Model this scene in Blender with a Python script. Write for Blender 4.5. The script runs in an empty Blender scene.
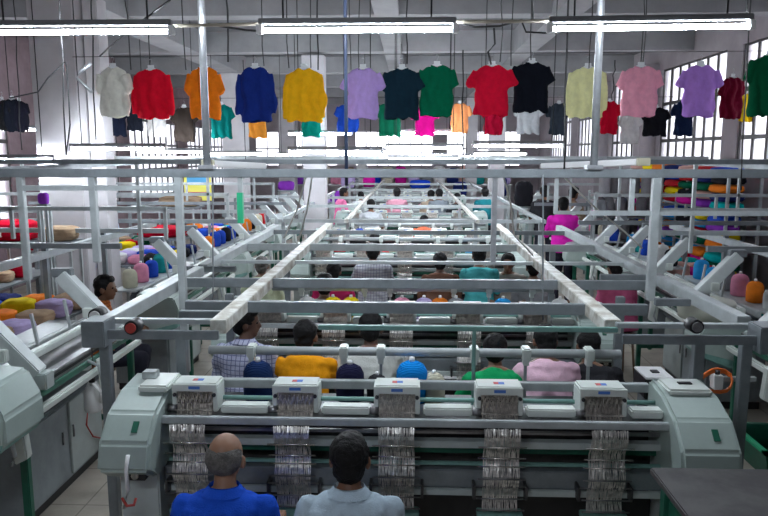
import bpy, bmesh, math, random
from mathutils import Vector, Matrix, Euler, noise
random.seed(7)
R = math.radians
sc = bpy.context.scene
COL = sc.collection
# ------------------------------------------------------------------ camera
F = 700.0
CAM = Vector((0, 0, 2.6))
PITCH, YAW = 8.6, 2.1
cd = bpy.data.cameras.new('camera')
cd.lens = 36 * F / 768; cd.sensor_width = 36; cd.clip_end = 200; cd.clip_start = 0.05
cam = bpy.data.objects.new('camera', cd); COL.objects.link(cam)
cam.location = CAM; cam.rotation_euler = (R(90 - PITCH), 0, R(YAW))
sc.camera = cam
RM = Euler((R(90 - PITCH), 0, R(YAW))).to_matrix()
def ray(px, py): return RM @ Vector(((px - 384) / F, -(py - 258) / F, -1))
def atY(px, py, Y):
    d = ray(px, py); return CAM + d * (Y / d.y)
def atZ(px, py, Z):
    d = ray(px, py); return CAM + d * ((Z - CAM.z) / d.z)
def atX(px, py, X):
    d = ray(px, py); return CAM + d * (X / d.x)

# ------------------------------------------------------------------ materials
MATS = {}
def mat(name, c, rough=.5, metal=0.0, dirt=0.0, scale=6.0, bump=0.0, bscale=60., emit=None, weave=0, wear=None):
    if name in MATS: return MATS[name]
    m = bpy.data.materials.new(name); m.use_nodes = True
    nt = m.node_tree; b = nt.nodes['Principled BSDF']
    b.inputs['Base Color'].default_value = (*c, 1); b.inputs['Roughness'].default_value = rough
    b.inputs['Metallic'].default_value = metal
    tc = nt.nodes.new('ShaderNodeTexCoord')
    if dirt:
        n = nt.nodes.new('ShaderNodeTexNoise'); n.inputs['Scale'].default_value = scale; n.inputs['Detail'].default_value = 6
        n.inputs['Roughness'].default_value = .65
        nt.links.new(tc.outputs['Object'], n.inputs['Vector'])
        cr = nt.nodes.new('ShaderNodeValToRGB')
        cr.color_ramp.elements[0].position = .38; cr.color_ramp.elements[1].position = .62
        w = wear or tuple(x * (1 - dirt) for x in c)
        cr.color_ramp.elements[0].color = (*w, 1); cr.color_ramp.elements[1].color = (*c, 1)
        nt.links.new(n.outputs['Fac'], cr.inputs['Fac']); nt.links.new(cr.outputs['Color'], b.inputs['Base Color'])
    if bump:
        n2 = nt.nodes.new('ShaderNodeTexNoise'); n2.inputs['Scale'].default_value = bscale; n2.inputs['Detail'].default_value = 3
        nt.links.new(tc.outputs['Object'], n2.inputs['Vector'])
        bp = nt.nodes.new('ShaderNodeBump'); bp.inputs['Strength'].default_value = bump; bp.inputs['Distance'].default_value = .01
        nt.links.new(n2.outputs['Fac'], bp.inputs['Height']); nt.links.new(bp.outputs['Normal'], b.inputs['Normal'])
    if emit:
        b.inputs['Emission Color'].default_value = (*emit[0], 1); b.inputs['Emission Strength'].default_value = emit[1]
    MATS[name] = m
    return m
def cloth(name, c, check=None):
    if name in MATS: return MATS[name]
    m = mat(name, c, .92, 0, dirt=.12, scale=14, bump=.35, bscale=160)
    m.node_tree.nodes['Principled BSDF'].inputs['Specular IOR Level'].default_value = .15
    if check:
        nt = m.node_tree; tc = nt.nodes['Texture Coordinate']; b = nt.nodes['Principled BSDF']
        outs = []
        for ax in ('X', 'Z'):
            wv = nt.nodes.new('ShaderNodeTexWave'); wv.bands_direction = ax; wv.inputs['Scale'].default_value = 9
            nt.links.new(tc.outputs['Object'], wv.inputs['Vector']); outs.append(wv)
        mx = nt.nodes.new('ShaderNodeMath'); mx.operation = 'MAXIMUM'
        nt.links.new(outs[0].outputs['Fac'], mx.inputs[0]); nt.links.new(outs[1].outputs['Fac'], mx.inputs[1])
        gt = nt.nodes.new('ShaderNodeMath'); gt.operation = 'GREATER_THAN'; gt.inputs[1].default_value = .93
        nt.links.new(mx.outputs[0], gt.inputs[0])
        mix = nt.nodes.new('ShaderNodeMix'); mix.data_type = 'RGBA'
        mix.inputs[6].default_value = (*c, 1); mix.inputs[7].default_value = (*check, 1)
        nt.links.new(gt.outputs[0], mix.inputs[0]); nt.links.new(mix.outputs[2], b.inputs['Base Color'])
    return m
steel = mat('painted_steel', (.25, .28, .30), .42, .25, dirt=.25, scale=5, bump=.05)
steelL = mat('light_painted_steel', (.47, .51, .52), .4, .1, dirt=.22, scale=5, bump=.05)
steelW = mat('worn_white_rail', (.78, .79, .75), .45, 0, dirt=.4, scale=7, wear=(.36, .32, .25))
galv = mat('galvanised_steel', (.55, .57, .6), .35, .7, dirt=.2, scale=12)
casing = mat('pale_green_casing', (.40, .485, .455), .35, 0, dirt=.12, scale=3, bump=.03)
casingW = mat('white_casing', (.74, .79, .75), .35, 0, dirt=.1, scale=4)
tealbar = mat('teal_bar', (.22, .42, .38), .4, 0, dirt=.2, scale=8)
green = mat('dark_green_paint', (.015, .13, .08), .4, 0, dirt=.3, scale=8)
brightgreen = mat('green_tape', (.02, .42, .20), .5)
darkm = mat('dark_metal', (.10, .10, .105), .4, .6, dirt=.3, scale=10)
midm = mat('machined_metal', (.33, .33, .34), .3, .8, dirt=.3, scale=14)
chrome = mat('bright_metal', (.78, .76, .72), .22, 1.0, dirt=.25, scale=20)
needle = mat('needle_metal', (.78, .72, .65), .34, .6, dirt=.5, scale=30)
strandm = mat('strand_metal', (.85, .82, .78), .34, .6, dirt=.45, scale=25)
black = mat('black_plastic', (.015, .015, .017), .45)
whitep = mat('white_plastic', (.8, .8, .8), .4)
bluelab = mat('blue_label', (.08, .2, .6), .5)
redlab = mat('red_label', (.6, .1, .1), .5)
cabgrey = mat('cabinet_grey', (.30, .34, .36), .5, 0, dirt=.2, scale=4)
cabside = mat('cabinet_pale', (.50, .56, .55), .5, 0, dirt=.15, scale=4)
cabtop = mat('cabinet_top', (.13, .155, .17), .45, 0, dirt=.3, scale=6)
orangeh = mat('orange_hose', (.85, .18, .03), .4)
redp = mat('red_paint', (.45, .05, .04), .45)
wire = mat('black_wire', (.02, .02, .022), .6)
rope = mat('white_cord', (.75, .73, .68), .8)
tablem = mat('dark_table_top', (.045, .042, .045), .55, 0, dirt=.4, scale=5, wear=(.09, .085, .085))
glow = mat('lamp_tube_glow', (1, 1, 1), .4, emit=((.84, .92, 1.0), 120.0))

# ------------------------------------------------------------------ mesh helpers
class MB:
    def __init__(s): s.bm = bmesh.new()
    def box(s, x0, x1, y0, y1, z0, z1, bev=0, mtx=None):
        vs = [Vector((x, y, z)) for x in (x0, x1) for y in (y0, y1) for z in (z0, z1)]
        if mtx: vs = [mtx @ v for v in vs]
        v = [s.bm.verts.new(p) for p in vs]
        fs = [(0,1,3,2),(4,6,7,5),(0,4,5,1),(2,3,7,6),(0,2,6,4),(1,5,7,3)]
        ff = [s.bm.faces.new([v[i] for i in f]) for f in fs]
        if bev:
            es = list({e for f in ff for e in f.edges})
            bmesh.ops.bevel(s.bm, geom=es, offset=bev, segments=2, affect='EDGES', clamp_overlap=True)
        return s
    def bar(s, a, b, w, h=None, bev=0):
        a, b = Vector(a), Vector(b); h = h or w
        d = b - a; L = d.length; y = d.normalized()
        up = Vector((0, 0, 1)) if abs(y.z) < .95 else Vector((0, 1, 0))
        x = y.cross(up).normalized(); z = x.cross(y)
        m = Matrix((x, y, z)).transposed().to_4x4(); m.translation = a
        return s.box(-w/2, w/2, 0, L, -h/2, h/2, bev, m)
    def cyl(s, a, b, r, r2=None, n=12, cap=True):
        a, b = Vector(a), Vector(b); r2 = r if r2 is None else r2
        d = (b - a).normalized(); up = Vector((0, 0, 1)) if abs(d.z) < .95 else Vector((1, 0, 0))
        u = d.cross(up).normalized(); w = d.cross(u)
        ra = []; rb = []
        for i in range(n):
            t = 2*math.pi*i/n; o = u*math.cos(t) + w*math.sin(t)
            ra.append(s.bm.verts.new(a + o*r)); rb.append(s.bm.verts.new(b + o*r2))
        for i in range(n):
            f = s.bm.faces.new((ra[i], ra[(i+1)%n], rb[(i+1)%n], rb[i])); f.smooth = True
        if cap: s.bm.faces.new(ra[::-1]); s.bm.faces.new(rb)
        return s
    def tube(s, pts, r, n=6):
        pts = [Vector(p) for p in pts]; rings = []
        for k, p in enumerate(pts):
            d = (pts[min(k+1, len(pts)-1)] - pts[max(k-1, 0)]).normalized()
            up = Vector((0, 0, 1)) if abs(d.z) < .9 else Vector((1, 0, 0))
            u = d.cross(up).normalized(); w = d.cross(u)
            rings.append([s.bm.verts.new(p + (u*math.cos(2*math.pi*i/n) + w*math.sin(2*math.pi*i/n))*r) for i in range(n)])
        for a, b in zip(rings, rings[1:]):
            for i in range(n):
                f = s.bm.faces.new((a[i], a[(i+1)%n], b[(i+1)%n], b[i])); f.smooth = True
        s.bm.faces.new(rings[0][::-1]); s.bm.faces.new(rings[-1]); return s
    def prism(s, prof, x0, x1, bev=0, axis='x'):
        def V(x, p):
            return Vector((x, p[0], p[1])) if axis == 'x' else Vector((p[0], x, p[1]))
        a = [s.bm.verts.new(V(x0, p)) for p in prof]; b = [s.bm.verts.new(V(x1, p)) for p in prof]
        n = len(prof); fs = [s.bm.faces.new(a[::-1]), s.bm.faces.new(b)]
        for i in range(n): fs.append(s.bm.faces.new((a[i], a[(i+1)%n], b[(i+1)%n], b[i])))
        if bev:
            es = list({e for f in fs for e in f.edges})
            bmesh.ops.bevel(s.bm, geom=es, offset=bev, segments=3, affect='EDGES', clamp_overlap=True)
        return s
    def loft(s, rings, cap=True):
        # rings: (centre, rx, ry) horizontal ellipses or list of Vectors
        R_ = []
        for rg in rings:
            if isinstance(rg, list): R_.append([s.bm.verts.new(p) for p in rg])
            else:
                c, rx, ry = rg; c = Vector(c)
                R_.append([s.bm.verts.new(c + Vector((rx*math.cos(2*math.pi*i/20), ry*math.sin(2*math.pi*i/20), 0))) for i in range(20)])
        for a, b in zip(R_, R_[1:]):
            n = len(a)
            for i in range(n):
                f = s.bm.faces.new((a[i], a[(i+1)%n], b[(i+1)%n], b[i])); f.smooth = True
        if cap: s.bm.faces.new(R_[0][::-1]); s.bm.faces.new(R_[-1])
        return s
    def ell(s, c, rx, ry, rz, seg=16, mtx=None):
        m = Matrix.Translation(c) @ (mtx.to_4x4() if mtx else Matrix.Identity(4)) @ Matrix.Diagonal((rx, ry, rz, 1))
        nv = seg//2 + 2; nw = s.bm.verts.new; nf = s.bm.faces.new
        top_ = nw(m @ Vector((0, 0, 1))); bot = nw(m @ Vector((0, 0, -1))); rows = []
        for j in range(1, nv):
            f = math.pi*j/nv; z = math.cos(f); r = math.sin(f)
            rows.append([nw(m @ Vector((r*math.cos(2*math.pi*i/seg), r*math.sin(2*math.pi*i/seg), z))) for i in range(seg)])
        for i in range(seg):
            k = (i+1) % seg
            nf((top_, rows[0][i], rows[0][k])).smooth = True; nf((bot, rows[-1][k], rows[-1][i])).smooth = True
            for p, q in zip(rows, rows[1:]): nf((p[i], q[i], q[k], p[k])).smooth = True
        return s
    def cap_(s, a, b, r0, r1):
        a, b = Vector(a), Vector(b)
        s.cyl(a, b, r0, r1, 14); s.ell(a, r0, r0, r0, 14); s.ell(b, r1, r1, r1, 14); return s
    def mesh(s, name, m=None):
        bmesh.ops.recalc_face_normals(s.bm, faces=s.bm.faces)
        me = bpy.data.meshes.new(name); s.bm.to_mesh(me); s.bm.free()
        if m: me.materials.append(m)
        return me
    def build(s, name, m, parent=None, loc=None):
        me = s.mesh(name, m); o = bpy.data.objects.new(name, me); COL.objects.link(o)
        if parent: o.parent = parent
        if loc is not None: o.location = loc
        return o
def tag(o, label=None, cat=None, group=None, kind=None):
    if label and cat and not 4 <= len(label.replace('-', ' ').split()) <= 16: print('LBL', len(label.split()), label)
    if label: o['label'] = label
    if cat: o['category'] = cat
    if group: o['group'] = group
    if kind: o['kind'] = kind
    return o
def empty(name, loc=(0, 0, 0), rz=0, label=None, cat=None, group=None):
    o = bpy.data.objects.new(name, None); COL.objects.link(o); o.location = loc; o.rotation_euler.z = rz
    o.empty_display_size = .1
    return tag(o, label, cat, group)
KIDS = {}
KC = {}
def kids(o):
    if o.name not in KC:
        KC.clear()
        for c in COL.objects:
            if c.parent: KC.setdefault(c.parent.name, []).append(c)
        KC.setdefault(o.name, [])
    return KC[o.name]
def copy_tree(o, parent=None, loc=None, rz=None):
    def rec(src, par):
        c = src.copy(); COL.objects.link(c)
        if par is not None: c.parent = par
        for ch in list(kids(src)): rec(ch, c)
        return c
    c = rec(o, parent)
    if loc is not None: c.location = loc
    if rz is not None: c.rotation_euler.z = rz
    return c
def setmat(o, m):
    o.material_slots[0].link = 'OBJECT'; o.material_slots[0].material = m
def struct(o): o['kind'] = 'structure'; return o
ORD = ['first', 'second', 'third', 'fourth', 'fifth', 'sixth', 'seventh', 'eighth', 'ninth', 'tenth', 'eleventh', 'twelfth', 'thirteenth', 'fourteenth', 'fifteenth', 'sixteenth', 'seventeenth', 'eighteenth']

# ------------------------------------------------------------------ room shell
XL, XR, YB, YN, ZC = -7.6, 5.6, 31.0, -2.0, 5.0
floorm = mat('floor_concrete', (.50, .45, .38), .55, 0, dirt=.3, scale=1.6, bump=.1, bscale=12)
nt = floorm.node_tree
br = nt.nodes.new('ShaderNodeTexBrick'); br.offset = 0; br.inputs['Scale'].default_value = 1.0
br.inputs['Brick Width'].default_value = .6; br.inputs['Row Height'].default_value = .6; br.inputs['Mortar Size'].default_value = .006
br.inputs['Mortar'].default_value = (.5, .5, .5, 1); br.inputs['Color1'].default_value = (1, 1, 1, 1); br.inputs['Color2'].default_value = (.93, .93, .93, 1)
nt.links.new(nt.nodes['Texture Coordinate'].outputs['Object'], br.inputs['Vector'])
mm = nt.nodes.new('ShaderNodeMix'); mm.data_type = 'RGBA'; mm.blend_type = 'MULTIPLY'; mm.inputs[0].default_value = 1
nt.links.new(nt.nodes['Color Ramp'].outputs['Color'], mm.inputs[6]); nt.links.new(br.outputs['Color'], mm.inputs[7])
nt.links.new(mm.outputs[2], nt.nodes['Principled BSDF'].inputs['Base Color'])
struct(MB().box(XL, XR, YN, YB, -.1, 0).build('floor', floorm))
ceilm = mat('ceiling_plaster', (.20, .20, .212), .9, 0, dirt=.25, scale=.7, bump=.1, bscale=20)
beamm = mat('beam_plaster', (.32, .32, .33), .9, 0, dirt=.2, scale=1.2, bump=.1, bscale=20)
wallm = mat('wall_plaster', (.42, .38, .40), .9, 0, dirt=.2, scale=1.1, bump=.08, bscale=20)
wallL = mat('wall_brownish', (.30, .22, .24), .9, 0, dirt=.3, scale=1.5, bump=.08, bscale=20)
colm = mat('column_plaster', (.58, .56, .58), .85, 0, dirt=.15, scale=1.5, bump=.08, bscale=20)
struct(MB().box(XL, XR, YN, YB, ZC, ZC+.12).build('ceiling', ceilm))
mb = MB()
for y in (3.1, 6.9, 10.7, 14.5, 18.3, 22.1, 25.9, 29.7): mb.box(XL, XR, y, y+.35, 4.6, ZC)
tr = struct(mb.build('trim_1', beamm)); 
mb = MB()
for x0, x1 in ((-4.75, -4.2), (-.52, -.17), (2.05, 2.45)): mb.box(x0, x1, YN, YB, 4.55, ZC-.001)
struct(mb.build('trim_2', beamm))
# haunches where the beams meet
# walls with windows
frame_dark = mat('window_frame_dark', (.05, .045, .045), .5)
glassm = mat('frosted_glass', (.95, .97, 1), .35)
nt = glassm.node_tree; nt.nodes['Principled BSDF'].inputs['Transmission Weight'].default_value = .92
def wall_with_windows(name, x, y0, y1, wins, z0, z1, m, s):
    # wall plane normal to X; wins: list of (ya, yb)
    mb = MB(); t = .2 * s
    xa, xb = sorted((x, x + t))
    mb.box(xa, xb, y0, y1, 0, z0); mb.box(xa, xb, y0, y1, z1, ZC)
    e = [y0] + [v for w in wins for v in w] + [y1]
    for a, b in zip(e[0::2], e[1::2]):
        if b > a: mb.box(xa, xb, a, b, z0, z1)
    return struct(mb.build(name, m))
RW = [(7.0, 9.0), (9.6, 12.4), (13.0, 16.2), (17.0, 20.0), (21, 24), (25, 28.5)]
wall_with_windows('wall_right', XR, YN, YB, RW, 2.35, 4.4, wallm, 1)
LW = [(9.9, 13.2), (14.2, 18.2), (19, 23), (24, 29.5)]
wall_with_windows('wall_left', XL, YN, YB, LW, 1.3, 3.5, wallL, -1)
wn = 0
def window_x(x, ya, yb, z0, z1, s, step, trans):
    global wn; wn += 1
    w = empty(f'window_{wn}', (x, (ya+yb)/2, z0)); w['kind'] = 'structure'
    h = (yb-ya)/2; mb = MB(); xs = .06*s
    n = max(2, round((yb-ya)/step))
    for i in range(n+1):
        yy = -h + (yb-ya)*i/n; t = .035 if i % 3 == 0 else .018
        mb.box(xs-.03, xs+.03, max(-h, yy-t), min(h, yy+t), 0, z1-z0)
    for z in [0, z1-z0] + [q-z0 for q in trans]:
        mb.box(xs-.028, xs+.028, -h, h, max(0, z-.035), min(z1-z0, z+.035))
    mb.build('window_frame', frame_dark, w)
    MB().box(xs-.004+.0*s, xs+.004, -h, h, 0, z1-z0).build('pane', glassm, w)
for a, b in RW: window_x(XR, a, b, 2.35, 4.4, 1, .45, (2.85, 3.65))
for a, b in LW: window_x(XL, a, b, 1.3, 3.5, -1, .5, (2.1, 2.8))
# back wall
mb = MB(); BZ = 2.0; BW = [(-6.8, -3.2), (-2.4, 1.0), (1.6, 4.8)]
mb.box(XL-.2, XR+.2, YB, YB+.2, 0, 2.0); mb.box(XL-.2, XR+.2, YB, YB+.2, 3.5, ZC)
e = [XL-.2] + [v for w in BW for v in w] + [XR+.2]
for a, b in zip(e[0::2], e[1::2]): mb.box(a, b, YB, YB+.2, 2.0, 3.5)
struct(mb.build('wall_back', wallm))
for a, b in BW:
    wn += 1
    w = empty(f'window_{wn}', ((a+b)/2, YB, 2.0)); w['kind'] = 'structure'; h = (b-a)/2
    mb = MB()
    for i in range(8): mb.box(-h+2*h*i/7-.02, -h+2*h*i/7+.02, .03, .09, 0, 1.5)
    for z in (0, .75, 1.5): mb.box(-h, h, .032, .088, max(0, z-.03), min(1.5, z+.03))
    mb.build('window_frame', frame_dark, w); MB().box(-h, h, .056, .064, 0, 1.5).build('pane', glassm, w)
struct(MB().box(XL-.2, XR+.2, YN-.2, YN, 0, ZC).build('wall_front', wallm))
# columns
CN = 0
def column(x0, x1, y0, y1, m=colm):
    o = MB().box(x0, x1, y0, y1, 0, 4.55, .01).build('column', m); struct(o); return o
column(-4.78, -4.2, 8.9, 9.45)
column(-4.17, -3.98, 9.1, 9.4)
column(-4.75, -4.2, 17.8, 18.4); column(-4.75, -4.2, 25.6, 26.2)
column(2.05, 2.45, 18.3, 18.65); column(2.05, 2.45, 25.9, 26.3)
column(-2.2, -1.75, 14.5, 14.9); 
for y in (9.0, 16.4, 20.3): column(XR-.35, XR, y, y+.5, wallm)

# ------------------------------------------------------------------ central machines
def make_machine():
    t = empty('knitting_machine', (0, 0, 0))
    # profile of an end case, y forwards is negative (towards the camera)
    prof = [(.40, .86), (.40, 1.295), (.18, 1.275), (-.02, 1.205), (-.15, 1.08), (-.19, .94), (-.06, .85)]
    for s in (-1, 1):
        x0, x1 = (-1.64, -1.36) if s < 0 else (1.40, 1.71)
        e = MB().prism(prof, x0, x1, .018).build('end_case', casing, t)
        xm = (x0 + x1) / 2
        if s > 0:
            MB().box(xm-.12, xm+.12, .16, .37, 1.27, 1.305, .012).build('top_panel', casingW, e)
            tag(MB().box(xm-.035, xm+.045, .25, .29, 1.304, 1.312, .004).build('handle_slot', black, e), 'black handle slot')
        else:
            MB().box(xm-.02, xm+.15, .12, .37, 1.265, 1.305, .01).build('top_panel', casingW, e)
            MB().box(xm-.04, xm+.04, .24, .31, 1.30, 1.345, .004).build('switch_box', steelL, e)
        tag(MB().bar((xm+.04, -.062, 1.168), (xm+.04, -.108, 1.124), .032, .008).build('sticker', green, e), 'dark green sticker')
        MB().box(xm-.0, xm+.10, -.135, -.06, .865, .93, .004).build('switch_recess', black, e)
        MB().cyl((xm+.05, -.155, .90), (xm+.05, -.12, .90), .02).build('knob', chrome, e)
        # leg cabinet under the case
        l = MB().box(x0+.03, x1-.03, .03, .38, 0, .875, .008).build('support_leg', cabside, t)
        tag(l, 'pale grey support leg')
    # full length members
    def rail(name, m, y0, y1, z0, z1, xa=-1.38, xb=1.42, bev=.004): 
        return MB().box(xa, xb, y0, y1, z0, z1, bev).build(name, m, t)
    rail('crossbar', steelL, .42, .47, 1.195, 1.245)
    MB().cyl((-1.38, .27, 1.19), (1.42, .27, 1.19), .013).build('teal_rod', tealbar, t)
    rail('needle_bed', midm, .07, .34, 1.11, 1.138)
    rail('front_rail', steelL, .035, .068, 1.118, 1.158)
    rail('lower_strip', midm, .16, .18, 1.03, 1.05)
    rail('bed_tray', cabside, .14, .20, .955, .995)
    rail('green_rod', green, .20, .235, .90, .935)
    rail('green_strip', tealbar, .12, .145, .862, .88)
    rail('main_beam', steel, .10, .22, .74, .845, bev=.006)
    tag(rail('pale_strip', cabside, .075, .10, .705, .742), 'pale green strip below the beam')
    tag(rail('shade_panel', darkm, .34, .36, .62, 1.09), 'dark panel added as shade behind the strands'); rail('shade_tray', black, .30, .62, .42, .60)  # dark panel and black tray added to stand in for shade inside the machine
    rail('rear_beam', steel, .55, .65, .9, 1.0)
    rail('rear_shelf', cabtop, .50, .80, 1.02, 1.035)
    xs = [-1.205, -.635, -.065, .505, 1.075]
    gaps = [-1.36] + xs + [1.40]
    for a, b in zip(gaps, gaps[1:]):
        x0 = a + (.15 if a in xs else 0); x1 = b - (.15 if b in xs else 0)
        if x1 - x0 > .03:
            MB().box(x0, x1, .12, .20, 1.15, 1.197, .008).build('cover_bar', casingW, t)
    proto = None
    for k, x in enumerate(xs):
        if proto is None:
            h = MB().box(-.14, .14, .15, .30, 1.278, 1.312, .010).box(-.14, -.112, .14, .30, 1.15, 1.285, .004)\
                .box(.112, .14, .14, .30, 1.15, 1.285, .004).box(-.12, .12, .25, .29, 1.13, 1.285)\
                .box(-.14, .14, .138, .155, 1.268, 1.310, .003).build('needle_head', casingW, t)
            cb = MB(); rr = random.Random(3)
            for i in range(24):
                xx = -.104 + .208*i/23; q = rr.uniform(-.004, .004)
                cb.bar((xx, .145, 1.15), (xx+q, .16, 1.27), .0035, .004)
                cb.bar((xx, .115, 1.125), (xx-q, .14, 1.20), .0036, .006)
                cb.box(xx-.003, xx+.003, .13, .15, 1.20+.012*(i % 3), 1.232+.012*(i % 3))
            cb.box(-.112, .112, .20, .21, 1.13, 1.262); cb.box(-.112, .112, .112, .118, 1.165, 1.172)
            cb.build('needle_comb', needle, h)
            tag(MB().box(-.035, .035, .1365, .139, 1.282, 1.299).build('maker_label', bluelab, h), 'blue maker label')
            tag(MB().box(-.03, .0, .20, .235, 1.3115, 1.3135).build('top_label', redlab, h), 'red sticker on the lid')
            tag(MB().box(.0, .035, .20, .235, 1.3115, 1.3135).build('top_label', bluelab, h), 'blue sticker on the lid')
            for sx in (-.122, .122):
                MB().cyl((sx, .13, 1.25), (sx, .142, 1.25), .011).build('screw', darkm, h)
            MB().cyl((-.165, .14, 1.17), (-.11, .14, 1.17), .022).build('guide_roller', midm, h)
            st = MB(); rr = random.Random(5); n = 36
            for i in range(n):
                xx = -.095 + .19*i/(n-1); r1 = rr.uniform(-.0035, .0035); r2 = rr.uniform(-.003, .003); ph = rr.uniform(0, .5)
                pts = []
                for j in range(17):
                    u = j/16; z = 1.13 - .49*u
                    yy = .005 - .028*math.sin(u*math.pi*4 + ph) * (1-u*.5) + .03*u
                    pts.append(Vector((xx + r1*math.sin(u*9+i) + r2*math.sin(u*31+i*2), yy, z)))
                for a_, b_ in zip(pts, pts[1:]): st.bar(a_, b_, .0046, .0022)
            sh = st.build('strand_sheet', strandm, t)
            for z, y, w in ((1.035, -0.025, .13), (0.965, -0.005, .13), (0.905, 0.020, .13), (0.845, -0.005, .13), (0.79, 0.020, .14), (0.735, -0.010, .135), (0.66, 0.005, .13)):
                MB().cyl((-w, y, z), (w, y, z), .0045, n=8).build('guide_rod', chrome if z > .9 else midm, sh)
            MB().box(-.125, .125, .0, .08, .60, .635, .004).build('catch_tray', tealbar, sh)
            for sx in (-.142, .142):
                MB().box(sx-.008, sx+.008, .02, .12, .71, .79, .003).build('side_bracket', darkm, sh)
            h.scale.x = .92
            for o in (h, sh): o.location.x = x
        else:
            copy_tree(h, t, (x, 0, 0)); copy_tree(sh, t, (x, 0, 0))
    # rear yarn guide bar with clamps
    MB().cyl((-1.30, .78, 1.325), (1.35, .78, 1.325), .028, n=14).build('yarn_guide_bar', steelL, t)
    for x in (-1.02, -.42, -.18, .42, .75, 1.15):
        c = MB().box(x-.028, x+.028, .73, .83, 1.285, 1.365, .008).box(x-.018, x+.018, .75, .81, 1.25, 1.29).build('clamp', casingW, t)
        MB().bar((x, .78, 1.03), (x, .78, 1.26), .018).build('clamp_post', steelL, c)
    return t
MY = [3.6, 5.72, 9.5, 11.7, 15.4, 17.6, 21.3, 23.6]
m0 = make_machine()
GM = 'long knitting machines in the central rows'
for i, y in enumerate(MY):
    o = m0 if i == 0 else copy_tree(m0)
    o.location = (0.0, y, 0)
    w = ['pale green five-head knitting machine nearest the viewer, before the two men in blue',
         'five-head knitting machine in the second row, right in front of the man in orange',
         'five-head knitting machine in the third row, before the person in teal'][i] if i < 3 else \
        f'pale green five-head knitting machine in the {ORD[i]} row counted from the front'
    tag(o, w, 'machine', GM)

# extra cable and hose below the left end case of the first machine
tag(MB().tube([atY(128, 455, 3.42), atY(126, 470, 3.40), atY(128, 490, 3.40), atY(124, 508, 3.45)], .011).build('cable', whitep),
    'thick grey-white cable hanging from the left end case of the nearest machine', 'cable')
tag(MB().tube([atY(122, 498, 3.38), atY(127, 506, 3.36), atY(134, 505, 3.36), atY(136, 498, 3.38)], .008).build('cable', redp),
    'short red cable loop at the left leg of the nearest machine', 'cable')

# ------------------------------------------------------------------ overhead frames
ZF = 1.55
def frame_central():
    t = empty('overhead_frame', (0, 4.2, 0), label='grey steel frame over the front central machines with long white worn rails', cat='frame')
    off = Vector((0, 4.2, 0))
    def B(name, a, b, w, h, m): return MB().bar(Vector(a)-off, Vector(b)-off, w, h, .004).build(name, m, t)
    # inner white rails
    for px, py, fx, fy in ((218, 327, 326, 227), (613, 327, 495, 227)):
        a = atZ(px, py, ZF); b = Vector((a.x, 10.0, ZF)); B('long_rail', a, b, .10, .085, steelW)
    # outer rails
    aL = atZ(104, 325, ZF); B('side_rail', aL, (aL.x, 6.1, ZF), .085, .085, steelL); B('side_rail', (aL.x, 6.2, ZF), (aL.x+.02, 9.8, ZF), .085, .085, steelL)
    aR = atZ(744, 323, ZF); B('side_rail', aR, (aR.x, 5.9, ZF), .085, .085, steelL); B('side_rail', (aR.x, 6.0, ZF), (aR.x, 9.8, ZF), .085, .085, steelL)
    # near joints
    iL, iR = atZ(222, 327, ZF), atZ(612, 325, ZF)
    yn = iL.y
    B('crossbeam', (aL.x, yn-.08, ZF-.03), (iL.x, yn-.08, ZF-.03), .03, .055, steel)
    B('crossbeam', (aL.x, yn+.06, ZF+.02), (iL.x, yn+.06, ZF+.02), .05, .03, steelL)
    B('crossbeam', (iR.x, yn-.08, ZF-.03), (aR.x, yn-.08, ZF-.03), .03, .055, steel)
    B('crossbeam', (iR.x, yn+.06, ZF+.02), (aR.x, yn+.06, ZF+.02), .05, .03, steelL)
    B('teal_crossbar', (atY(318, 327, yn).x, yn+.02, ZF), (iR.x, yn+.02, ZF), .028, .030, tealbar)
    for q in (475,): B('hanging_post', (atY(q, 327, yn).x, yn+.04, 1.036), (atY(q, 327, yn).x, yn+.04, ZF), .014 if q < 400 else .022, .014 if q < 400 else .022, tealbar)
    for x in (aL.x, aR.x):
        MB().box(x-.07, x+.07, yn-.14-off.y, yn+.03-off.y, ZF-.10, ZF+.06, .006).build('corner_block', steel, t)
    for (px, py, r, hubm) in ((131, 328, .042, redp), (697, 327, .04, midm), (95, 316, .045, whitep)):
        p = atY(px, py, yn-.16) if px > 100 else atY(px, py, yn+.1)
        k = MB().cyl((p.x, p.y-off.y, p.z), (p.x, p.y+.09-off.y, p.z), r, n=24).build('knob', black, t)
        MB().cyl((p.x, p.y-.012-off.y, p.z), (p.x, p.y+.001-off.y, p.z), r*.72, n=24).build('knob_face', hubm, k)
    # legs to the floor
    for px, m in ((107, steel), (183, steel), (697, steel), (744, steel)):
        x = atY(px, 345, yn).x; B('post', (x, yn-.02, 0), (x, yn-.02, ZF-.04), .06, .06, m)
    for x in (iL.x-.25, iR.x+.35):
        for y in (5.25, 7.8, 9.6): B('post', (x, y, 0), (x, y, ZF-.03), .06, .06, steel)
    # cross beams at the lower level: (y pixel, x from, x to, thickness)
    for (py, xa, xb, h, m) in ((307, 186, 647, .075, steel), (283, 178, 655, .075, steel), (262, 215, 625, .03, steelL), (247, 236, 602, .075, steelL),
                           (232, 270, 590, .055, steel)):
        y = (CAM.z - ZF) / math.tan(R(PITCH) + math.atan((py-258)/F))
        a, b = atY(xa, py, y), atY(xb, py, y)
        B('crossbeam', (a.x, y, ZF-.005), (b.x, y, ZF-.005), .05, h, m)
    # short cross pieces under the side bays
    for (py, xa, xb) in ((316, 180, 225), (300, 655, 690), (270, 186, 236), (276, 600, 655)):
        y = (CAM.z - ZF) / math.tan(R(PITCH) + math.atan((py-258)/F))
        a, b = atY(xa, py, y), atY(xb, py, y); B('crossbeam', (a.x, y, ZF), (b.x, y, ZF), .05, .05, steel)
    return t
FR = frame_central()
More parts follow.
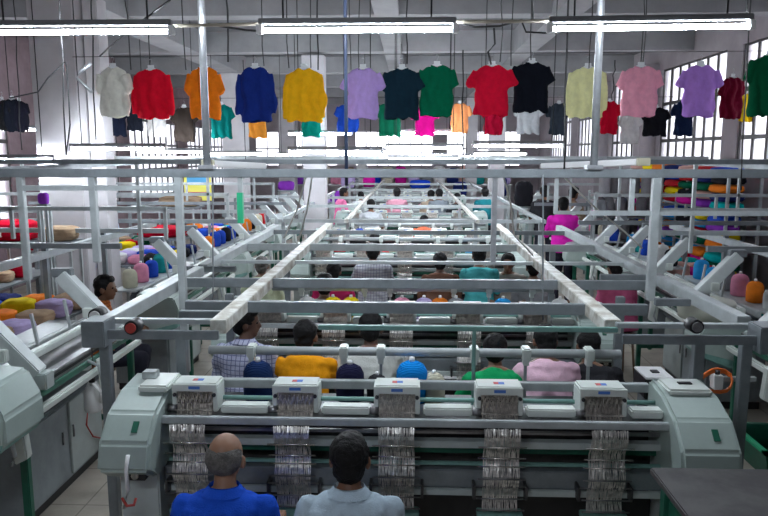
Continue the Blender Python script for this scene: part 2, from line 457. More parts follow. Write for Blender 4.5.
def frame_far(y0, y1, label):
    t = empty('overhead_frame', (0, y0, 0), label=label, cat='frame'); L = y1-y0
    for x in (-.98, 1.04, -2.0, 2.05):
        MB().bar((x, 0, ZF), (x, L, ZF), .06, .055, .004).build('long_rail', steelW if abs(x) < 1.5 else steelL, t)
        for y in (.3, L/2, L-.3): MB().bar((x, y, 0), (x, y, ZF-.035), .055).build('post', steelL, t)
    y = .15; k = 0
    while y < L - .3:
        MB().bar((-2.0, y, ZF-.01), (2.05, y, ZF-.01), .045, .055).build('crossbeam', steelL, t); y += (3.0, 2.6)[k % 2] if y0 < 15 else 3.9; k += 1
    return t
frame_far(10.7, 18.6, 'pale steel frame over the middle rows of machines, behind the front frame')
frame_far(19.6, 27.0, 'pale steel frame over the farthest rows of machines near the back wall')

def frame_upper():
    y = 5.35; t = empty('overhead_frame', (0, y, 0), label='tall grey steel gantry crossing the whole hall with posts hanging below its top beam', cat='frame')
    z = atY(384, 173, y).z
    def V(px, py, yy=None):
        p = atY(px, py, yy or y); return Vector((p.x, p.y-y, p.z))
    MB().box(-3.9, 3.9, -.03, .03, z-.035, z+.03, .004).build('top_beam', steel, t)
    for (px, pb, w, m) in ((20, 280, .05, steelL), (92, 262, .05, steelL), (178, 372, .055, steelL), (657, 300, .06, steelL),
                           (495, 262, .04, galv), (240, 200, .035, steelL), (633, 214, .035, steelL), (557, 214, .03, steelL)):
        a = V(px, 174); b = V(px + (7 if px < 60 else 4 if px < 200 else -3 if px > 600 else 0), pb)
        b.x = a.x
        MB().bar(b, (a.x, 0, z-.03), w, w, .004).build('post', m, t)
    a = V(240, 190); MB().box(a.x-.022, a.x+.022, -.022, .022, V(0, 222).z, V(0, 192).z).build('green_sleeve', brightgreen, t)
    a = V(22, 188); b = V(175, 188); MB().bar(a, b, .04, .04).build('crossbeam', steelL, t)
    a = V(590, 213); b = V(830, 210); MB().bar((a.x, 0, a.z), (b.x, 0, a.z), .035, .035).build('crossbeam', steelL, t)
    # poles to the ceiling
    for (px, py) in ((207, 160), (594, 158)):
        a = V(px, py); MB().cyl((a.x, 0, z+.03), (a.x, 0, ZC), .028, n=16).build('ceiling_pole', galv, t)
        MB().box(a.x-.06, a.x+.06, -.05, .05, z+.028, z+.06, .004).build('pole_foot', galv, t)
    a = V(346, 186); MB().cyl((a.x, 0.05, a.z), (a.x, 0.05, ZC), .014, n=10).build('conduit', mat('blue_black_conduit', (.05, .07, .13), .4), t)
    # deeper cross beams of the same gantry
    for yy, x0, x1, zz in ((7.4, -7.4, 5.4, 2.5), (10.0, -7.4, 5.4, 2.48), (13.0, -7.4, 5.4, 2.5)):
        MB().bar((x0, yy-y, zz), (x1, yy-y, zz), .04, .05).build('crossbeam', steel if yy < 9 else steelL, t)
        for x in (-5.6, -2.9, 2.95, 4.6):
            MB().bar((x, yy-y, ZF), (x, yy-y, zz), .035).build('post', steelL, t)
    for x in (-3.6, 3.6): MB().bar((x, -.0, z), (x, 7.65, 2.48), .04, .05).build('side_rail', steel, t)
    return t
frame_upper()

def frame_side(s, label):
    t = empty('overhead_frame', (s*3.8, 5.0, 0), label=label, cat='frame')
    x0 = s*3.8; X = lambda v: s*v - x0
    for xx in (3.78, 5.3):
        MB().bar((X(xx), .6, ZF), (X(xx), 5.2 if xx < 4 else 12, ZF), .075, .075, .004).build('long_rail', steelL, t)
    ys = (2.0, 3.4, 4.6, 6.2, 8.0, 10.0)
    for k, yy in enumerate(ys):
        MB().bar((X(2.95 if k < 2 else 2.3), yy, ZF+.10), (X(5.4 if s > 0 else 7.2), yy, ZF+.10), .05, .055).build('crossbeam', steelL if k % 2 else steel, t)
        for xx in (3.78, 5.3): MB().bar((X(xx), yy+.06, 0), (X(xx), yy+.06, ZF+.08), .05).build('post', steel, t)
        if k % 2 == 0: MB().bar((X(2.6), yy+.4, 2.0), (X(5.4 if s > 0 else 7.2), yy+.4, 2.0), .035, .045).build('upper_crossbeam', steelL, t)
        if k % 2 == 0:
            for xx in (2.62, 4.3): MB().bar((X(xx), yy+.4, ZF+.12), (X(xx), yy+.4, 2.0), .035).build('upper_post', steelL, t)
    return t
frame_side(-1, 'grey steel frame over the machines along the left side of the hall')
frame_side(1, 'grey steel frame over the machines along the right side of the hall')

# ------------------------------------------------------------------ side machines
armw = mat('pale_arm_paint', (.62, .67, .67), .4, 0, dirt=.15, scale=4)
def make_side(s):
    # bed runs along Y, local origin on the floor at its near end, x outward = s
    t = empty('knitting_machine'); L = 2.35
    def bx(name, xa, xb, y0, y1, z0, z1, m, bev=.006, par=None):
        a, b = sorted((s*xa, s*xb)); return MB().box(a, b, y0, y1, z0, z1, bev).build(name, m, par or t)
    pf = [(-.38, 1.04), (-.38, 1.20), (-.30, 1.36), (.30, 1.42), (.36, 1.25), (.25, .92)]
    e = MB().prism([(s*(a-.1), b) for a, b in pf], -.1, .32, .02, axis='y').build('end_case', casing, t)
    MB().prism([(s*(a-.1), b) for a, b in [(-.34, 1.0), (-.36, 1.06), (.30, 1.0), (.20, .84)]], -.095, .31, .01, axis='y').build('case_base', tealbar, e)
    bx('yarn_shelf', .46, .72, .32, L, 1.12, 1.14, steelL)
    bx('bed', .08, .36, .32, L, 1.0, 1.08, darkm); bx('needle_plate', .02, .10, .32, L, 1.06, 1.09, midm)
    bx('green_rail', -.04, .0, .32, L, 1.0, 1.04, green); bx('cover_rail', -.10, -.05, .32, L, .93, .98, casingW, .01)
    bx('carriage_rail', .22, .28, .32, L, 1.13, 1.19, casingW, .01); bx('back_rail', .38, .42, .32, L, 1.1, 1.16, steelL)
    bx('side_panel', .36, .40, .32, L, .7, 1.0, cabside)
    for y in (.55, L-.08):
        bx('leg', -.04, .01, y, y+.05, 0, 1.0, green); bx('leg', .38, .43, y, y+.05, 0, 1.0, green)
    bx('footbar', -.02, .42, L-.07, L-.04, .25, .30, green)
    # slanting box arms that rise outward from the bed
    for k, y in enumerate((.75, 1.95)):
        a = Vector((s*-.04, y, 1.17)); b = Vector((s*.36, y-.02, 1.62))
        arm = MB().bar(a, b, .12, .11, .008).build('slanted_arm', armw, t)
        MB().box(*sorted((s*-.12, s*.06)), y-.05, y+.06, 1.08, 1.19, .008).build('arm_foot', cabside, arm)
        MB().box(*sorted((s*.28, s*.44)), y-.04, y+.04, 1.60, 1.67, .008).build('arm_head', steel, arm)
        MB().box(*sorted((s*.10, s*.17)), y-.11, y-.06, 1.28, 1.36, .006).build('arm_box', casingW, arm)
        h = MB().tube([(s*-.04, y-.5, 1.05), (s*-.13, y-.52, 1.02), (s*-.16, y-.52, .85), (s*-.12, y-.5, .78)], .012).build('hook_handle', steelL, t)
        MB().prism([(s*-.09, .74), (s*-.17, .78), (s*-.15, 1.02), (s*-.06, 1.04)], y-.42, y-.35, .008, axis='y').build('guide_plate', casingW, t)
    for y in (.9, 1.4, 1.9):
        MB().bar((s*.30, y, 1.16), (s*.34, y, 1.42), .02).build('thread_post', steelL, t)
    return t
SY = [3.55, 6.05, 8.6, 11.2, 15.3]; SYS = {-1: [3.55, 6.9, 9.95, 12.45, 14.95], 1: SY}
for s, side in ((-1, 'left'), (1, 'right')):
    p = make_side(s)
    for i, y in enumerate(SYS[s]):
        o = p if i == 0 else copy_tree(p)
        o.location = (-2.45 if s < 0 else 2.80, y, 0)
        if i or s < 0:
            e = [c for c in kids(o) if c.name.startswith('end_case')][0]; e.scale = (.62, .8, .84) if i else (1, 1, 1)
            if not i: e.location.x = -.17
        tag(o, f'knitting machine with slanted box arms along the {side} aisle, {ORD[i]} from the viewer', 'machine', f'side machines along the {side} aisle')

# cabinets below the side machines
def make_cabinet(s):
    t = empty('cabinet')
    def bx(name, xa, xb, y0, y1, z0, z1, m, bev=.004, par=None):
        a, b = sorted((s*xa, s*xb)); return MB().box(a, b, y0, y1, z0, z1, bev).build(name, m, par or t)
    bx('body', .02, .6, .02, 1.2, .08, .72, cabgrey); bx('worktop', -.02, .64, -.02, 1.24, .72, .75, cabtop, .006); bx('plinth', .04, .58, .03, 1.19, 0, .08, black)
    d = bx('door', .005, .022, .05, .60, .11, .69, cabgrey); bx('handle', -.008, .005, .50, .515, .4, .5, midm, .002, d)
    d = bx('door', .0, .018, .63, 1.17, .11, .69, cabside); bx('handle', -.012, .0, .66, .675, .4, .5, midm, .002, d)
    return t
for s, side in ((-1, 'left'), (1, 'right')):
    p = make_cabinet(s)
    for i, y in enumerate((4.45, 7.3, 10.3) if s < 0 else (4.45, 6.95, 9.5)):
        o = p if i == 0 else copy_tree(p)
        o.location = (-2.62 if s < 0 else 3.0, y, 0)
        tag(o, f'low grey two-door cabinet under the {side} row of machines, {ORD[i]} from the viewer', 'cabinet', f'cabinets under the {side} machines')
tag(MB().tube([(-2.60, 5.45, .68), (-2.60, 5.36, .60), (-2.60, 5.30, .42), (-2.60, 5.4, .28), (-2.60, 5.55, .2)], .007).build('cord', redp),
    'thin red cord hanging on the door of the nearest left cabinet', 'cord')
# white plastic jug at the left leg
p = atY(93, 396, 5.0)
j = empty('plastic_jug', (p.x, 5.0, p.z-.12), label='white plastic jug hanging by the green leg of the left machines', cat='jug')
MB().loft([((0,0,0), .05, .05), ((0,0,.02), .065, .065), ((0,0,.15), .065, .065), ((0,0,.19), .05, .05), ((0,0,.23), .03, .03)]).build('body', whitep, j)
MB().tube([(.0, -.03, .22), (.04, -.06, .23), (.085, -.05, .17), (.065, -.02, .08)], .012).build('handle', whitep, j)
MB().cyl((0, 0, .22), (0, 0, .26), .022).build('cap', black, j)
MB().cyl((0, .03, .2), (0, .03, .62), .004).build('hanging_wire', wire, j)

# big foreground table
t = empty('work_table', (0, 0, 0), label='dark worn work table with green legs in the lower right foreground', cat='table')
a = atZ(650, 467, 1.1); x0, y1 = a.x, a.y
MB().box(x0, x0+1.5, 1.6, y1, 1.065, 1.10, .006).build('table_top', tablem, t)
for x in (x0+.06, x0+1.4):
    for y in (1.7, y1-.1): MB().box(x-.03, x+.03, y-.03, y+.03, 0, 1.066, .004).build('leg', green, t)
MB().box(x0+.06, x0+1.4, y1-.11, y1-.07, .35, .9, .004).build('modesty_panel', green, t)
MB().box(x0+.05, x0+.09, 1.7, y1-.1, .75, 1.0, .004).build('side_panel', green, t)

# control box, valve with orange hose, tray on the right
p = atY(650, 380, 4.45)
t = empty('control_box', (p.x, 4.45, p.z-.09), label='black box with white top at the right end of the rear guide bar', cat='box')
MB().box(-.07, .11, -.12, .12, 0, .13, .006).build('body', black, t); MB().box(-.07, .11, -.12, .12, .13, .145, .004).build('lid', whitep, t)
MB().box(.0, .05, -.03, .02, .145, .155, .003).build('switch', darkm, t); MB().box(-.05, .09, -.08, .08, -(p.z-.09)+.0, 0, .004).build('pedestal', steel, t)
c = atY(715, 380, 4.6)
pts = [c + Vector((.115*math.cos(q) + .008*math.sin(3*q), .03*math.sin(q*2), -.02 + .075*math.sin(q) + .01*q/6)) for q in [i*2*math.pi/14 for i in range(36)]]
tag(MB().tube(pts, .008).tube([pts[-1], pts[-1]+Vector((.05, .02, -.08)), pts[-1]+Vector((.12, .02, -.12))], .008).build('air_hose', orangeh), 'coiled orange air hose hung on the right frame post', 'hose')
t = empty('air_valve', (c.x, 4.58, c.z), label='small white air valve unit inside the orange hose coil', cat='valve')
MB().box(-.03, .03, -.04, .03, -.05, .05, .005).build('body', whitep, t); MB().cyl((0, -.01, .05), (0, -.01, .075), .016).build('knob', black, t)
MB().bar((-.02, .05, 0), (.28, .05, .0), .03).build('bracket', steelL, t)
p = atZ(762, 440, .22)
t = empty('crate', (p.x+.12, p.y, 0), label='green plastic crate on the floor at the right edge', cat='crate')
mb = MB(); mb.box(-.2, .2, -.28, .28, .0, .02)
mb.prism([(-.2, 0), (-.18, 0), (-.22, .24), (-.24, .24)], -.3, .3, axis='y'); mb.prism([(.2, 0), (.18, 0), (.22, .24), (.24, .24)], -.3, .3, axis='y')
mb.box(-.22, .22, -.30, -.28, 0, .24); mb.box(-.22, .22, .28, .30, 0, .24); mb.build('body', green, t)
MB().box(-.26, .26, -.32, -.27, .22, .25, .005).box(-.26, .26, .27, .32, .22, .25, .005).box(-.26, -.21, -.32, .32, .22, .25, .005).box(.21, .26, -.32, .32, .22, .25, .005).build('rim', brightgreen, t)
# round white drum on the right machines
p = atY(706, 300, 6.2)
t = empty('yarn_drum', (p.x, 6.2, p.z-.1), label='large round cream drum plate beside the right machines', cat='drum')
MB().loft([((0,0,-.06), .22, .22), ((0,0,.08), .25, .25), ((0,0,.10), .24, .24), ((0,0,.115), .1, .1)]).build('drum', mat('cream_plastic', (.70, .72, .62), .5, dirt=.1), t)
MB().cyl((0, 0, .11), (0, 0, .15), .03).build('hub', darkm, t); MB().cyl((0, 0, -(p.z-.1)), (0, 0, -.05), .03).build('stand', steel, t)

# ------------------------------------------------------------------ tube lights
batten = mat('batten_grey', (.16, .165, .175), .4)
def make_light():
    t = empty('tube_light')
    MB().box(-.6, .6, -.022, .022, .035, .07, .004).build('batten', batten, t)
    MB().cyl((-.575, 0, 0), (.575, 0, 0), .0145, n=14).build('glass_tube', glow, t)
    for sx in (-.595, .595):
        MB().box(sx-.018, sx+.018, -.022, .022, -.022, .035, .004).build('lamp_holder', whitep, t)
    return t
L0 = make_light()
def light(p, rz=0, tilt=0, label='', energy=None, sc_=1.0):
    o = L0 if not light.used else copy_tree(L0); light.used = True
    o.location = p; o.rotation_euler = (0, tilt, rz); o.scale = (sc_, 1, 1)
    tag(o, label, 'light', 'fluorescent tube lights')
    for sx in (-.45, .45):
        MB().cyl((sx, 0, .065), (sx, 0, ZC - p.z), .006, n=6).build('suspension_wire', wire, o)
    return o
light.used = False
light(atY(76, 32, 4.4), R(.0), 0, 'lit tube light hanging at the upper left corner, above the white and red tops')
light(atY(357, 30, 4.4), 0, 0, 'lit tube light hanging at the upper middle, above the lavender top')
light(atY(650, 27.5, 4.4), 0, R(-.5), 'lit tube light hanging at the upper right, above the pink tee')
for x, w_ in ((-1.1, 'middle'),): light(Vector((x, .25, 3.34)), 0, 0, 'added tube light out of view above the viewer, brightening the strand sheets')  # extra lamp out of view, added to brighten the nearest strand sheets
FAR = [(118, 149, 8.6, 'just right of the big white column'), (8, 160, 8.8, 'at the left edge beside the big white column'), (518, 146, 9.5, 'below the grey white tee in the back row'),
       (335, 152, 8.9, 'below the blue back-row top, left of the conduit'), (424, 148, 11.0, 'below the magenta top, nearer of the bright pair'), (423, 159, 12.0, 'lower one of the bright middle pair'),
       (425, 133, 13.2, 'behind the green and magenta tops'), (320, 134, 13.2, 'behind the teal and blue tops'), (15, 103, 7.0, None),
       (385, 152, 16, 'mid hall above the standing man in pink'), (500, 154, 16, 'mid hall right of centre'), (300, 155, 17, 'mid hall left of centre'),
       (430, 155, 19.5, 'far down the middle of the hall'), (340, 155, 21, 'far down the hall, left of the middle'), (480, 156, 22, 'far down the hall, right of the middle'),
       (40, 130, 11, 'behind the dark tops at the left edge, above the big column base'), (170, 152, 12.5, 'low over the left bays, right of the column'), (235, 154, 15, 'over the left bays near the pale pier')]
for px, py, y, l in FAR:
    if l is None: continue
    light(atY(px, py, y), 0, 0, 'lit tube light ' + l, energy=60 if y > 9 else 45)
# two unlit white battens lying on the gantry
def batten_obj(a, b, label):
    a, b = Vector(a), Vector(b); d = b-a
    t = empty('unlit_light_fitting', a, 0, label, 'light fitting', None)
    MB().bar((0,0,0), d, .11, .05, .006).build('batten', whitep, t)
    MB().bar(-d.normalized()*.03, d.normalized()*.0, .12, .06, .004).build('end_cap', mat('aged_cap', (.5, .48, .36), .5), t)
batten_obj(atY(209, 163.5, 5.44), atY(262, 166, 6.0), 'white unlit light fitting lying on the gantry beside the left pole')
batten_obj(atY(642, 162, 5.5), atY(545, 166, 6.6), 'long white unlit light fitting lying on the gantry beside the right pole')

# conduit joining the three front lamps
tag(MB().tube([atY(170, 26, 4.45), atY(262, 24, 4.45)], .011).build('pipe', mat('cream_conduit', (.45, .40, .32), .5)), 'cream conduit between the left and middle front lamps', 'pipe')
tag(MB().tube([atY(452, 22, 4.45), atY(552, 21, 4.45)], .011).build('pipe', MATS['cream_conduit']), 'cream conduit between the middle and right front lamps', 'pipe')
# hanging wires
def wiggle(a, b, n=8, amp=.02, seed=0):
    rr = random.Random(seed); a, b = Vector(a), Vector(b)
    return [a.lerp(b, i/n) + (Vector((rr.uniform(-amp, amp), rr.uniform(-amp, amp), 0)) if 0 < i < n else Vector()) for i in range(n+1)]
WH = ['on the face of the big white column', 'above the gap between the white and red tops', 'behind the red top, left of the left pole', 'between the orange and navy tops', 'just left of the amber top', 'above the right shoulder of the amber top, reaching the ceiling', 'short one behind the amber top', 'left one above the lavender top', 'right one above the lavender top', 'above the dark teal tee', 'long one over the right shoulder of the red tee', 'short one holding the wiring between middle and right lamps', 'long one between the green and red tees', 'between the red and black tees', 'above the collar of the black tee', 'long one just right of the black tee', 'nearer one above the pink tee', 'farther one above the pink tee', 'holding the right end of the right front lamp', 'long one right of the purple tee', 'at the upper left corner by the dark tops', 'beside the white top and big column edge', 'above the pale yellow top behind the right pole', 'left end of the middle front lamp', 'dark rod hanging below the gantry near its left pole', 'dark rod hanging below the gantry, right of its centre', 'behind the navy top, by its left sleeve', 'between the pale yellow and pink tops']
WIRES = [(66, 30, 66, 155, 4.5), (122, 0, 131, 70, 6.0), (178, 0, 186, 70, 6.0), (226, 0, 228, 62, 6.0), (283, 0, 289, 68, 6.0), (308, 0, 311, 68, 6.5), (318, 36, 318, 70, 7.5),
         (350, 36, 351, 70, 7.5), (359, 36, 359, 70, 7.6), (406, 30, 407, 64, 7.5), (504, 0, 500, 62, 5.5), (536, 0, 533, 22, 4.5), (463, 50, 463, 190, 8.0), (512, 20, 511, 66, 6.5),
         (530, 20, 531, 60, 6.5), (564, 0, 564, 175, 6.0), (648, 0, 643, 62, 5.5), (645, 2, 641, 62, 6.5), (746, 0, 746, 24, 4.45), (744, 28, 741, 190, 5.2), (18, 36, 22, 150, 7.0),
         (95, 36, 96, 140, 8.0), (590, 30, 589, 68, 7.0), (263, 36, 264, 66, 7.0), (213, 170, 213, 300, 5.4), (543, 175, 543, 320, 5.2), (243, 60, 245, 170, 9.0), (615, 60, 612, 100, 9.0)]
for i, (xa, ya, xb, yb, Y) in enumerate(WIRES):
    a = atY(xa, ya, Y); b = atY(xb, yb, Y)
    if ya < 40: a.z = ZC if ya == 0 else min(ZC, 4.6 + .4)
    r = (.005 if i % 3 else .008) if Y > 5 else .004 + .002*(i % 2)
    tag(MB().tube(wiggle(a, b, 8, .012 if i not in (24, 25) else .001, i), r if i not in (24, 25) else .006).build('hanging_wire', wire if i not in (24, 25) else steel), 'thin black hanging wire, ' + WH[i], 'wire', 'dark hanging wires')
def cable(pts, r, m, label, name='cable'):
    tag(MB().tube(pts, r).build(name, m), label, 'cable')
cable([atY(65, 62, 5), atY(48, 78, 5), atY(38, 92, 5), atY(10, 98, 5)], .005, wire, 'black cable slanting across the big white column')
cable([atY(66, 62, 4.9), atY(69, 100, 4.9), atY(70, 125, 4.9), atY(66, 155, 4.9)], .005, wire, 'thin black cable curving down the face of the big column')
cable([atY(170, 0, 4.2), atY(150, 15, 4.4), atY(140, 22, 4.5), atY(115, 42, 5), atY(100, 56, 5.2)], .006, wire, 'black cable running diagonally above the red top')
cable([atY(91, 63, 5.2), atY(80, 72, 5.2), atY(77, 78, 5.2), atY(92, 92, 5.2)], .013, galv, 'bent grey rod beside the white top')
cable([atY(208, 24, 4.5), atY(225, 27, 4.5), atY(245, 30, 4.5), atY(258, 31, 4.45)], .007, wire, 'black cable sagging into the middle front lamp')
cable([atY(456, 23, 4.5), atY(475, 27, 4.5), atY(500, 26, 4.5), atY(522, 20, 4.5)], .007, wire, 'black cable sagging between the middle and right lamps')
cable([atY(522, 22, 4.45), atY(526, 32, 4.45), atY(545, 33, 4.45), atY(552, 32, 4.4)], .006, wire, 'black cable hooking into the right front lamp')
cable([atY(494, 28, 7), atY(495, 44, 7), atY(488, 52, 7), atY(491, 64, 7.4)], .010, wire, 'black cable curving down to the red tee')
for k, (pts, l) in enumerate(((((306, 176), (297, 210), (284, 238)), 'left'), (((312, 178), (307, 210), (299, 240)), 'middle'), (((504, 178), (511, 205), (514, 235), (533, 255)), 'right of centre'), (((565, 178), (592, 205), (625, 232), (642, 248)), 'slanting right'))):
    cable([atY(x, y, 5.4 + .25*j) for j, (x, y) in enumerate(pts)], .007, rope, f'white cord dropping from the gantry, the one {l}', 'cord')

# ------------------------------------------------------------------ people
def remesh(me, voxel, smooth=4, disp=None):
    o = bpy.data.objects.new('tmp', me); COL.objects.link(o)
    r = o.modifiers.new('r', 'REMESH'); r.mode = 'VOXEL'; r.voxel_size = voxel; r.use_smooth_shade = True
    if smooth:
        sm = o.modifiers.new('s', 'SMOOTH'); sm.iterations = smooth; sm.factor = .5
    dg = bpy.context.evaluated_depsgraph_get(); dg.update()
    out = bpy.data.meshes.new_from_object(o.evaluated_get(dg)); out.name = me.name
    bpy.data.objects.remove(o); bpy.data.meshes.remove(me)
    if disp:
        nrm = [v.normal.copy() for v in out.vertices]
        for v, n in zip(out.vertices, nrm): v.co += n * disp(v.co)
    for p in out.polygons: p.use_smooth = True
    return out
def person_meshes(pose, turn, lean, vox, bald=False, arm=0, sleeve='short'):
    """local frame: on the floor, facing +Y"""
    seat = pose == 'sit'
    H0 = .50 if seat else .93               # hip height
    ln = lean
    def S(x, y, z):                          # lean the torso forward about the hips
        return Vector((x, y*math.cos(ln) + z*math.sin(ln), H0 + z*math.cos(ln) - y*math.sin(ln)))
    def SR(c, rx, ry, n=20):
        return [S(c[0] + rx*math.cos(2*math.pi*i/n), c[1] + ry*math.sin(2*math.pi*i/n), c[2]) for i in range(n)]
    tors = [((0, 0, -.08), .155, .12), ((0, 0, .02), .17, .125), ((0, 0, .14), .155, .112), ((0, .0, .28), .165, .115), ((0, -.01, .40), .182, .115), ((0, -.01, .475), .175, .098), ((0, -.005, .515), .125, .075), ((0, 0, .545), .07, .06)]
    neck0, neck1 = S(0, 0, .49), S(0, .02, .565)
    hc = neck1 + Vector((0, .03, .105)); 
    HR = Matrix.Rotation(turn, 3, 'Z') @ Matrix.Rotation(-ln*.6, 3, 'X')
    def Hd(x, y, z): return hc + HR @ Vector((x, y, z))
    hips = [Vector((sx*.09, 0, H0)) for sx in (-1, 1)]
    if seat:
        knees = [Vector((sx*.13, .42, H0+.0)) for sx in (-1, 1)]; ank = [Vector((sx*.13, .36, .09)) for sx in (-1, 1)]
    else:
        knees = [Vector((sx*.10, .03, .50)) for sx in (-1, 1)]; ank = [Vector((sx*.11, -.02 + .05*sx, .09)) for sx in (-1, 1)]
    sh = [S(sx*.185, -.005, .455) for sx in (-1, 1)]
    if arm == 0:
        el = [S(sx*.245, .10, .20) for sx in (-1, 1)]; wr = [el[i] + Vector((-sx*.05, .22, .03)) for i, sx in enumerate((-1, 1))]
    else:
        el = [S(sx*.27, .16, .27) for sx in (-1, 1)]; wr = [el[i] + Vector((-sx*.09, .2, .10)) for i, sx in enumerate((-1, 1))]
    b = MB()
    b.loft([SR(*r) for r in tors])
    b.cap_(neck0, neck1 + Vector((0, .01, .03)), .056, .05)
    b.ell(Hd(0, -.008, .02), .078, .094, .098, 20, HR); b.ell(Hd(0, .028, -.05), .052, .060, .062, 16, HR); b.ell(Hd(0, .055, -.085), .028, .028, .024, 12, HR)
    b.cap_(Hd(0, .086, .012), Hd(0, .104, -.022), .009, .013); b.ell(Hd(0, .083, -.052), .023, .014, .010, 12, HR)
    for sx in (-1, 1):
        b.ell(Hd(sx*.084, -.008, -.012), .012, .020, .033, 12, HR @ Matrix.Rotation(-sx*.3, 3, 'Z'))
        b.ell(Hd(sx*.032, .070, .028), .020, .014, .008, 10, HR)
    for i, sx in enumerate((-1, 1)):
        b.cap_(sh[i], sh[i].lerp(el[i], .5), .050, .044); b.cap_(sh[i].lerp(el[i], .5), el[i], .044, .037); b.cap_(el[i], wr[i], .037, .025)
        d = (wr[i]-el[i]).normalized(); side = Vector((-sx, 0, 0)); dn = d.cross(side).normalized() * (1 if sx > 0 else -1)
        pc = wr[i] + d*.05
        b.cap_(wr[i]+d*.015 - side*.012, wr[i]+d*.075 - side*.022, .020, .018); b.cap_(wr[i]+d*.015 + side*.01, wr[i]+d*.075 + side*.020, .020, .018)
        down = Vector((0, 0, -1))
        for k, (o_, L) in enumerate(((.030, .060), (.010, .070), (-.010, .066), (-.030, .052))):
            k0 = wr[i] + d*.085 + side*o_; k1 = k0 + d*L*.5 + down*L*.25; k2 = k1 + d*L*.25 + down*L*.5
            b.cap_(k0, k1, .009, .0085); b.cap_(k1, k2, .0085, .0075)
        t0 = wr[i] + d*.03 + side*.028; t1 = t0 + d*.035 + side*.03 + down*.01; b.cap_(t0, t1, .012, .010); b.cap_(t1, t1 + d*.028 + down*.008, .010, .0085)
        b.cap_(hips[i], knees[i], .082, .056); b.cap_(knees[i], knees[i].lerp(ank[i], .35), .055, .056); b.cap_(knees[i].lerp(ank[i], .35), ank[i], .055, .036)
        f = ank[i] + Vector((0, 0, -.045)); b.cap_(f + Vector((0, -.03, 0)), f + Vector((0, .06, -.01)), .038, .033); b.cap_(f + Vector((0, .06, -.012)), f + Vector((0, .15, -.017)), .034, .022)
    body = remesh(b.mesh('body'), vox, 3)
    # shirt
    c = MB()
    g = .016
    c.loft([SR((r[0][0], r[0][1], r[0][2]), r[1]+g+(.012 if r[0][2] < .2 else 0), r[2]+g+(.014 if r[0][2] < .2 else 0)) for r in tors[:-1]] + [SR((0, 0, .535), .078, .068)])
    for i, sx in enumerate((-1, 1)):
        m_ = sh[i].lerp(el[i], .8 if sleeve == 'short' else 1)
        c.cap_(sh[i], m_, .062, .060 if sleeve == 'short' else .050)
        if sleeve == 'long': c.cap_(el[i], wr[i] - (wr[i]-el[i])*.06, .048, .036)
    def fold(co):
        return .005*math.sin(co.z*38 + 6*co.x + 3*noise.noise(co*7)) + .007*noise.noise(co*11) + .004*noise.noise(co*25)
    shirt = remesh(c.mesh('shirt'), max(vox, .010), 4, fold)
    tr = MB()
    tr.loft([SR(r[0], r[1]+.010, r[2]+.010) for r in tors[:3]])
    for i in (0, 1):
        tr.cap_(hips[i], knees[i], .092, .068); tr.cap_(knees[i], ank[i] + Vector((0, 0, .02)), .068, .052)
    trou = remesh(tr.mesh('trousers'), .012, 4, lambda co: .005*noise.noise(co*14))
    h = MB()
    if bald:
        h.ell(Hd(0, -.024, .010), .0855, .087, .082, 24, HR)
    else:
        h.ell(Hd(0, -.022, .036), .091, .096, .094, 24, HR); h.ell(Hd(0, -.050, -.025), .074, .058, .072, 20, HR); h.ell(Hd(0, .035, .085), .06, .045, .036, 16, HR)
    hair = remesh(h.mesh('hair'), .006 if vox < .008 else .009, 2, (lambda co: .0015*noise.noise(co*90)) if bald else (lambda co: .006*noise.noise(co*34) + .003*noise.noise(co*85)))
    eye = [MB().ell(Hd(sx*.032, .076, .012), .011, .009, .009, 10, HR).mesh('eye') for sx in (-1, 1)]
    # collar ring
    k = MB(); nn = 24; r0 = []; 
    col_a = SR((0, -.002, .525), .086, .076, nn); col_b = SR((0, .004, .565), .070, .064, nn); col_c = SR((0, -.004, .528), .104, .094, nn)
    k.loft([col_a, col_b, [p + Vector((0, 0, -.003)) for p in [x.lerp(y, .15) for x, y in zip(col_b, col_c)]], col_c], cap=False)
    collar = k.mesh('collar')
    for p in collar.polygons: p.use_smooth = True
    return dict(body=body, shirt=shirt, trousers=trou, hair=hair, eye_a=eye[0], eye_b=eye[1], collar=collar, headz=hc.z, heady=hc.y)
PM = {}
SKINS = [mat('skin_brown', (.20, .10, .06), .5), mat('skin_tan', (.30, .16, .10), .5), mat('skin_dark', (.12, .06, .04), .5)]
for m in SKINS: m.node_tree.nodes['Principled BSDF'].inputs['Subsurface Weight'].default_value = .06
hairb = mat('black_hair', (.006, .0055, .006), .62, bump=.5, bscale=160); hairb.node_tree.nodes['Principled BSDF'].inputs['Specular IOR Level'].default_value = .25
hairg = mat('grey_hair', (.16, .15, .14), .7, dirt=.5, scale=40, bump=.6, bscale=260)
eyem = mat('eye_dark', (.03, .02, .02), .2)
trm = cloth('dark_trousers', (.03, .03, .045)); stoolm = mat('stool_wood', (.16, .10, .06), .6)
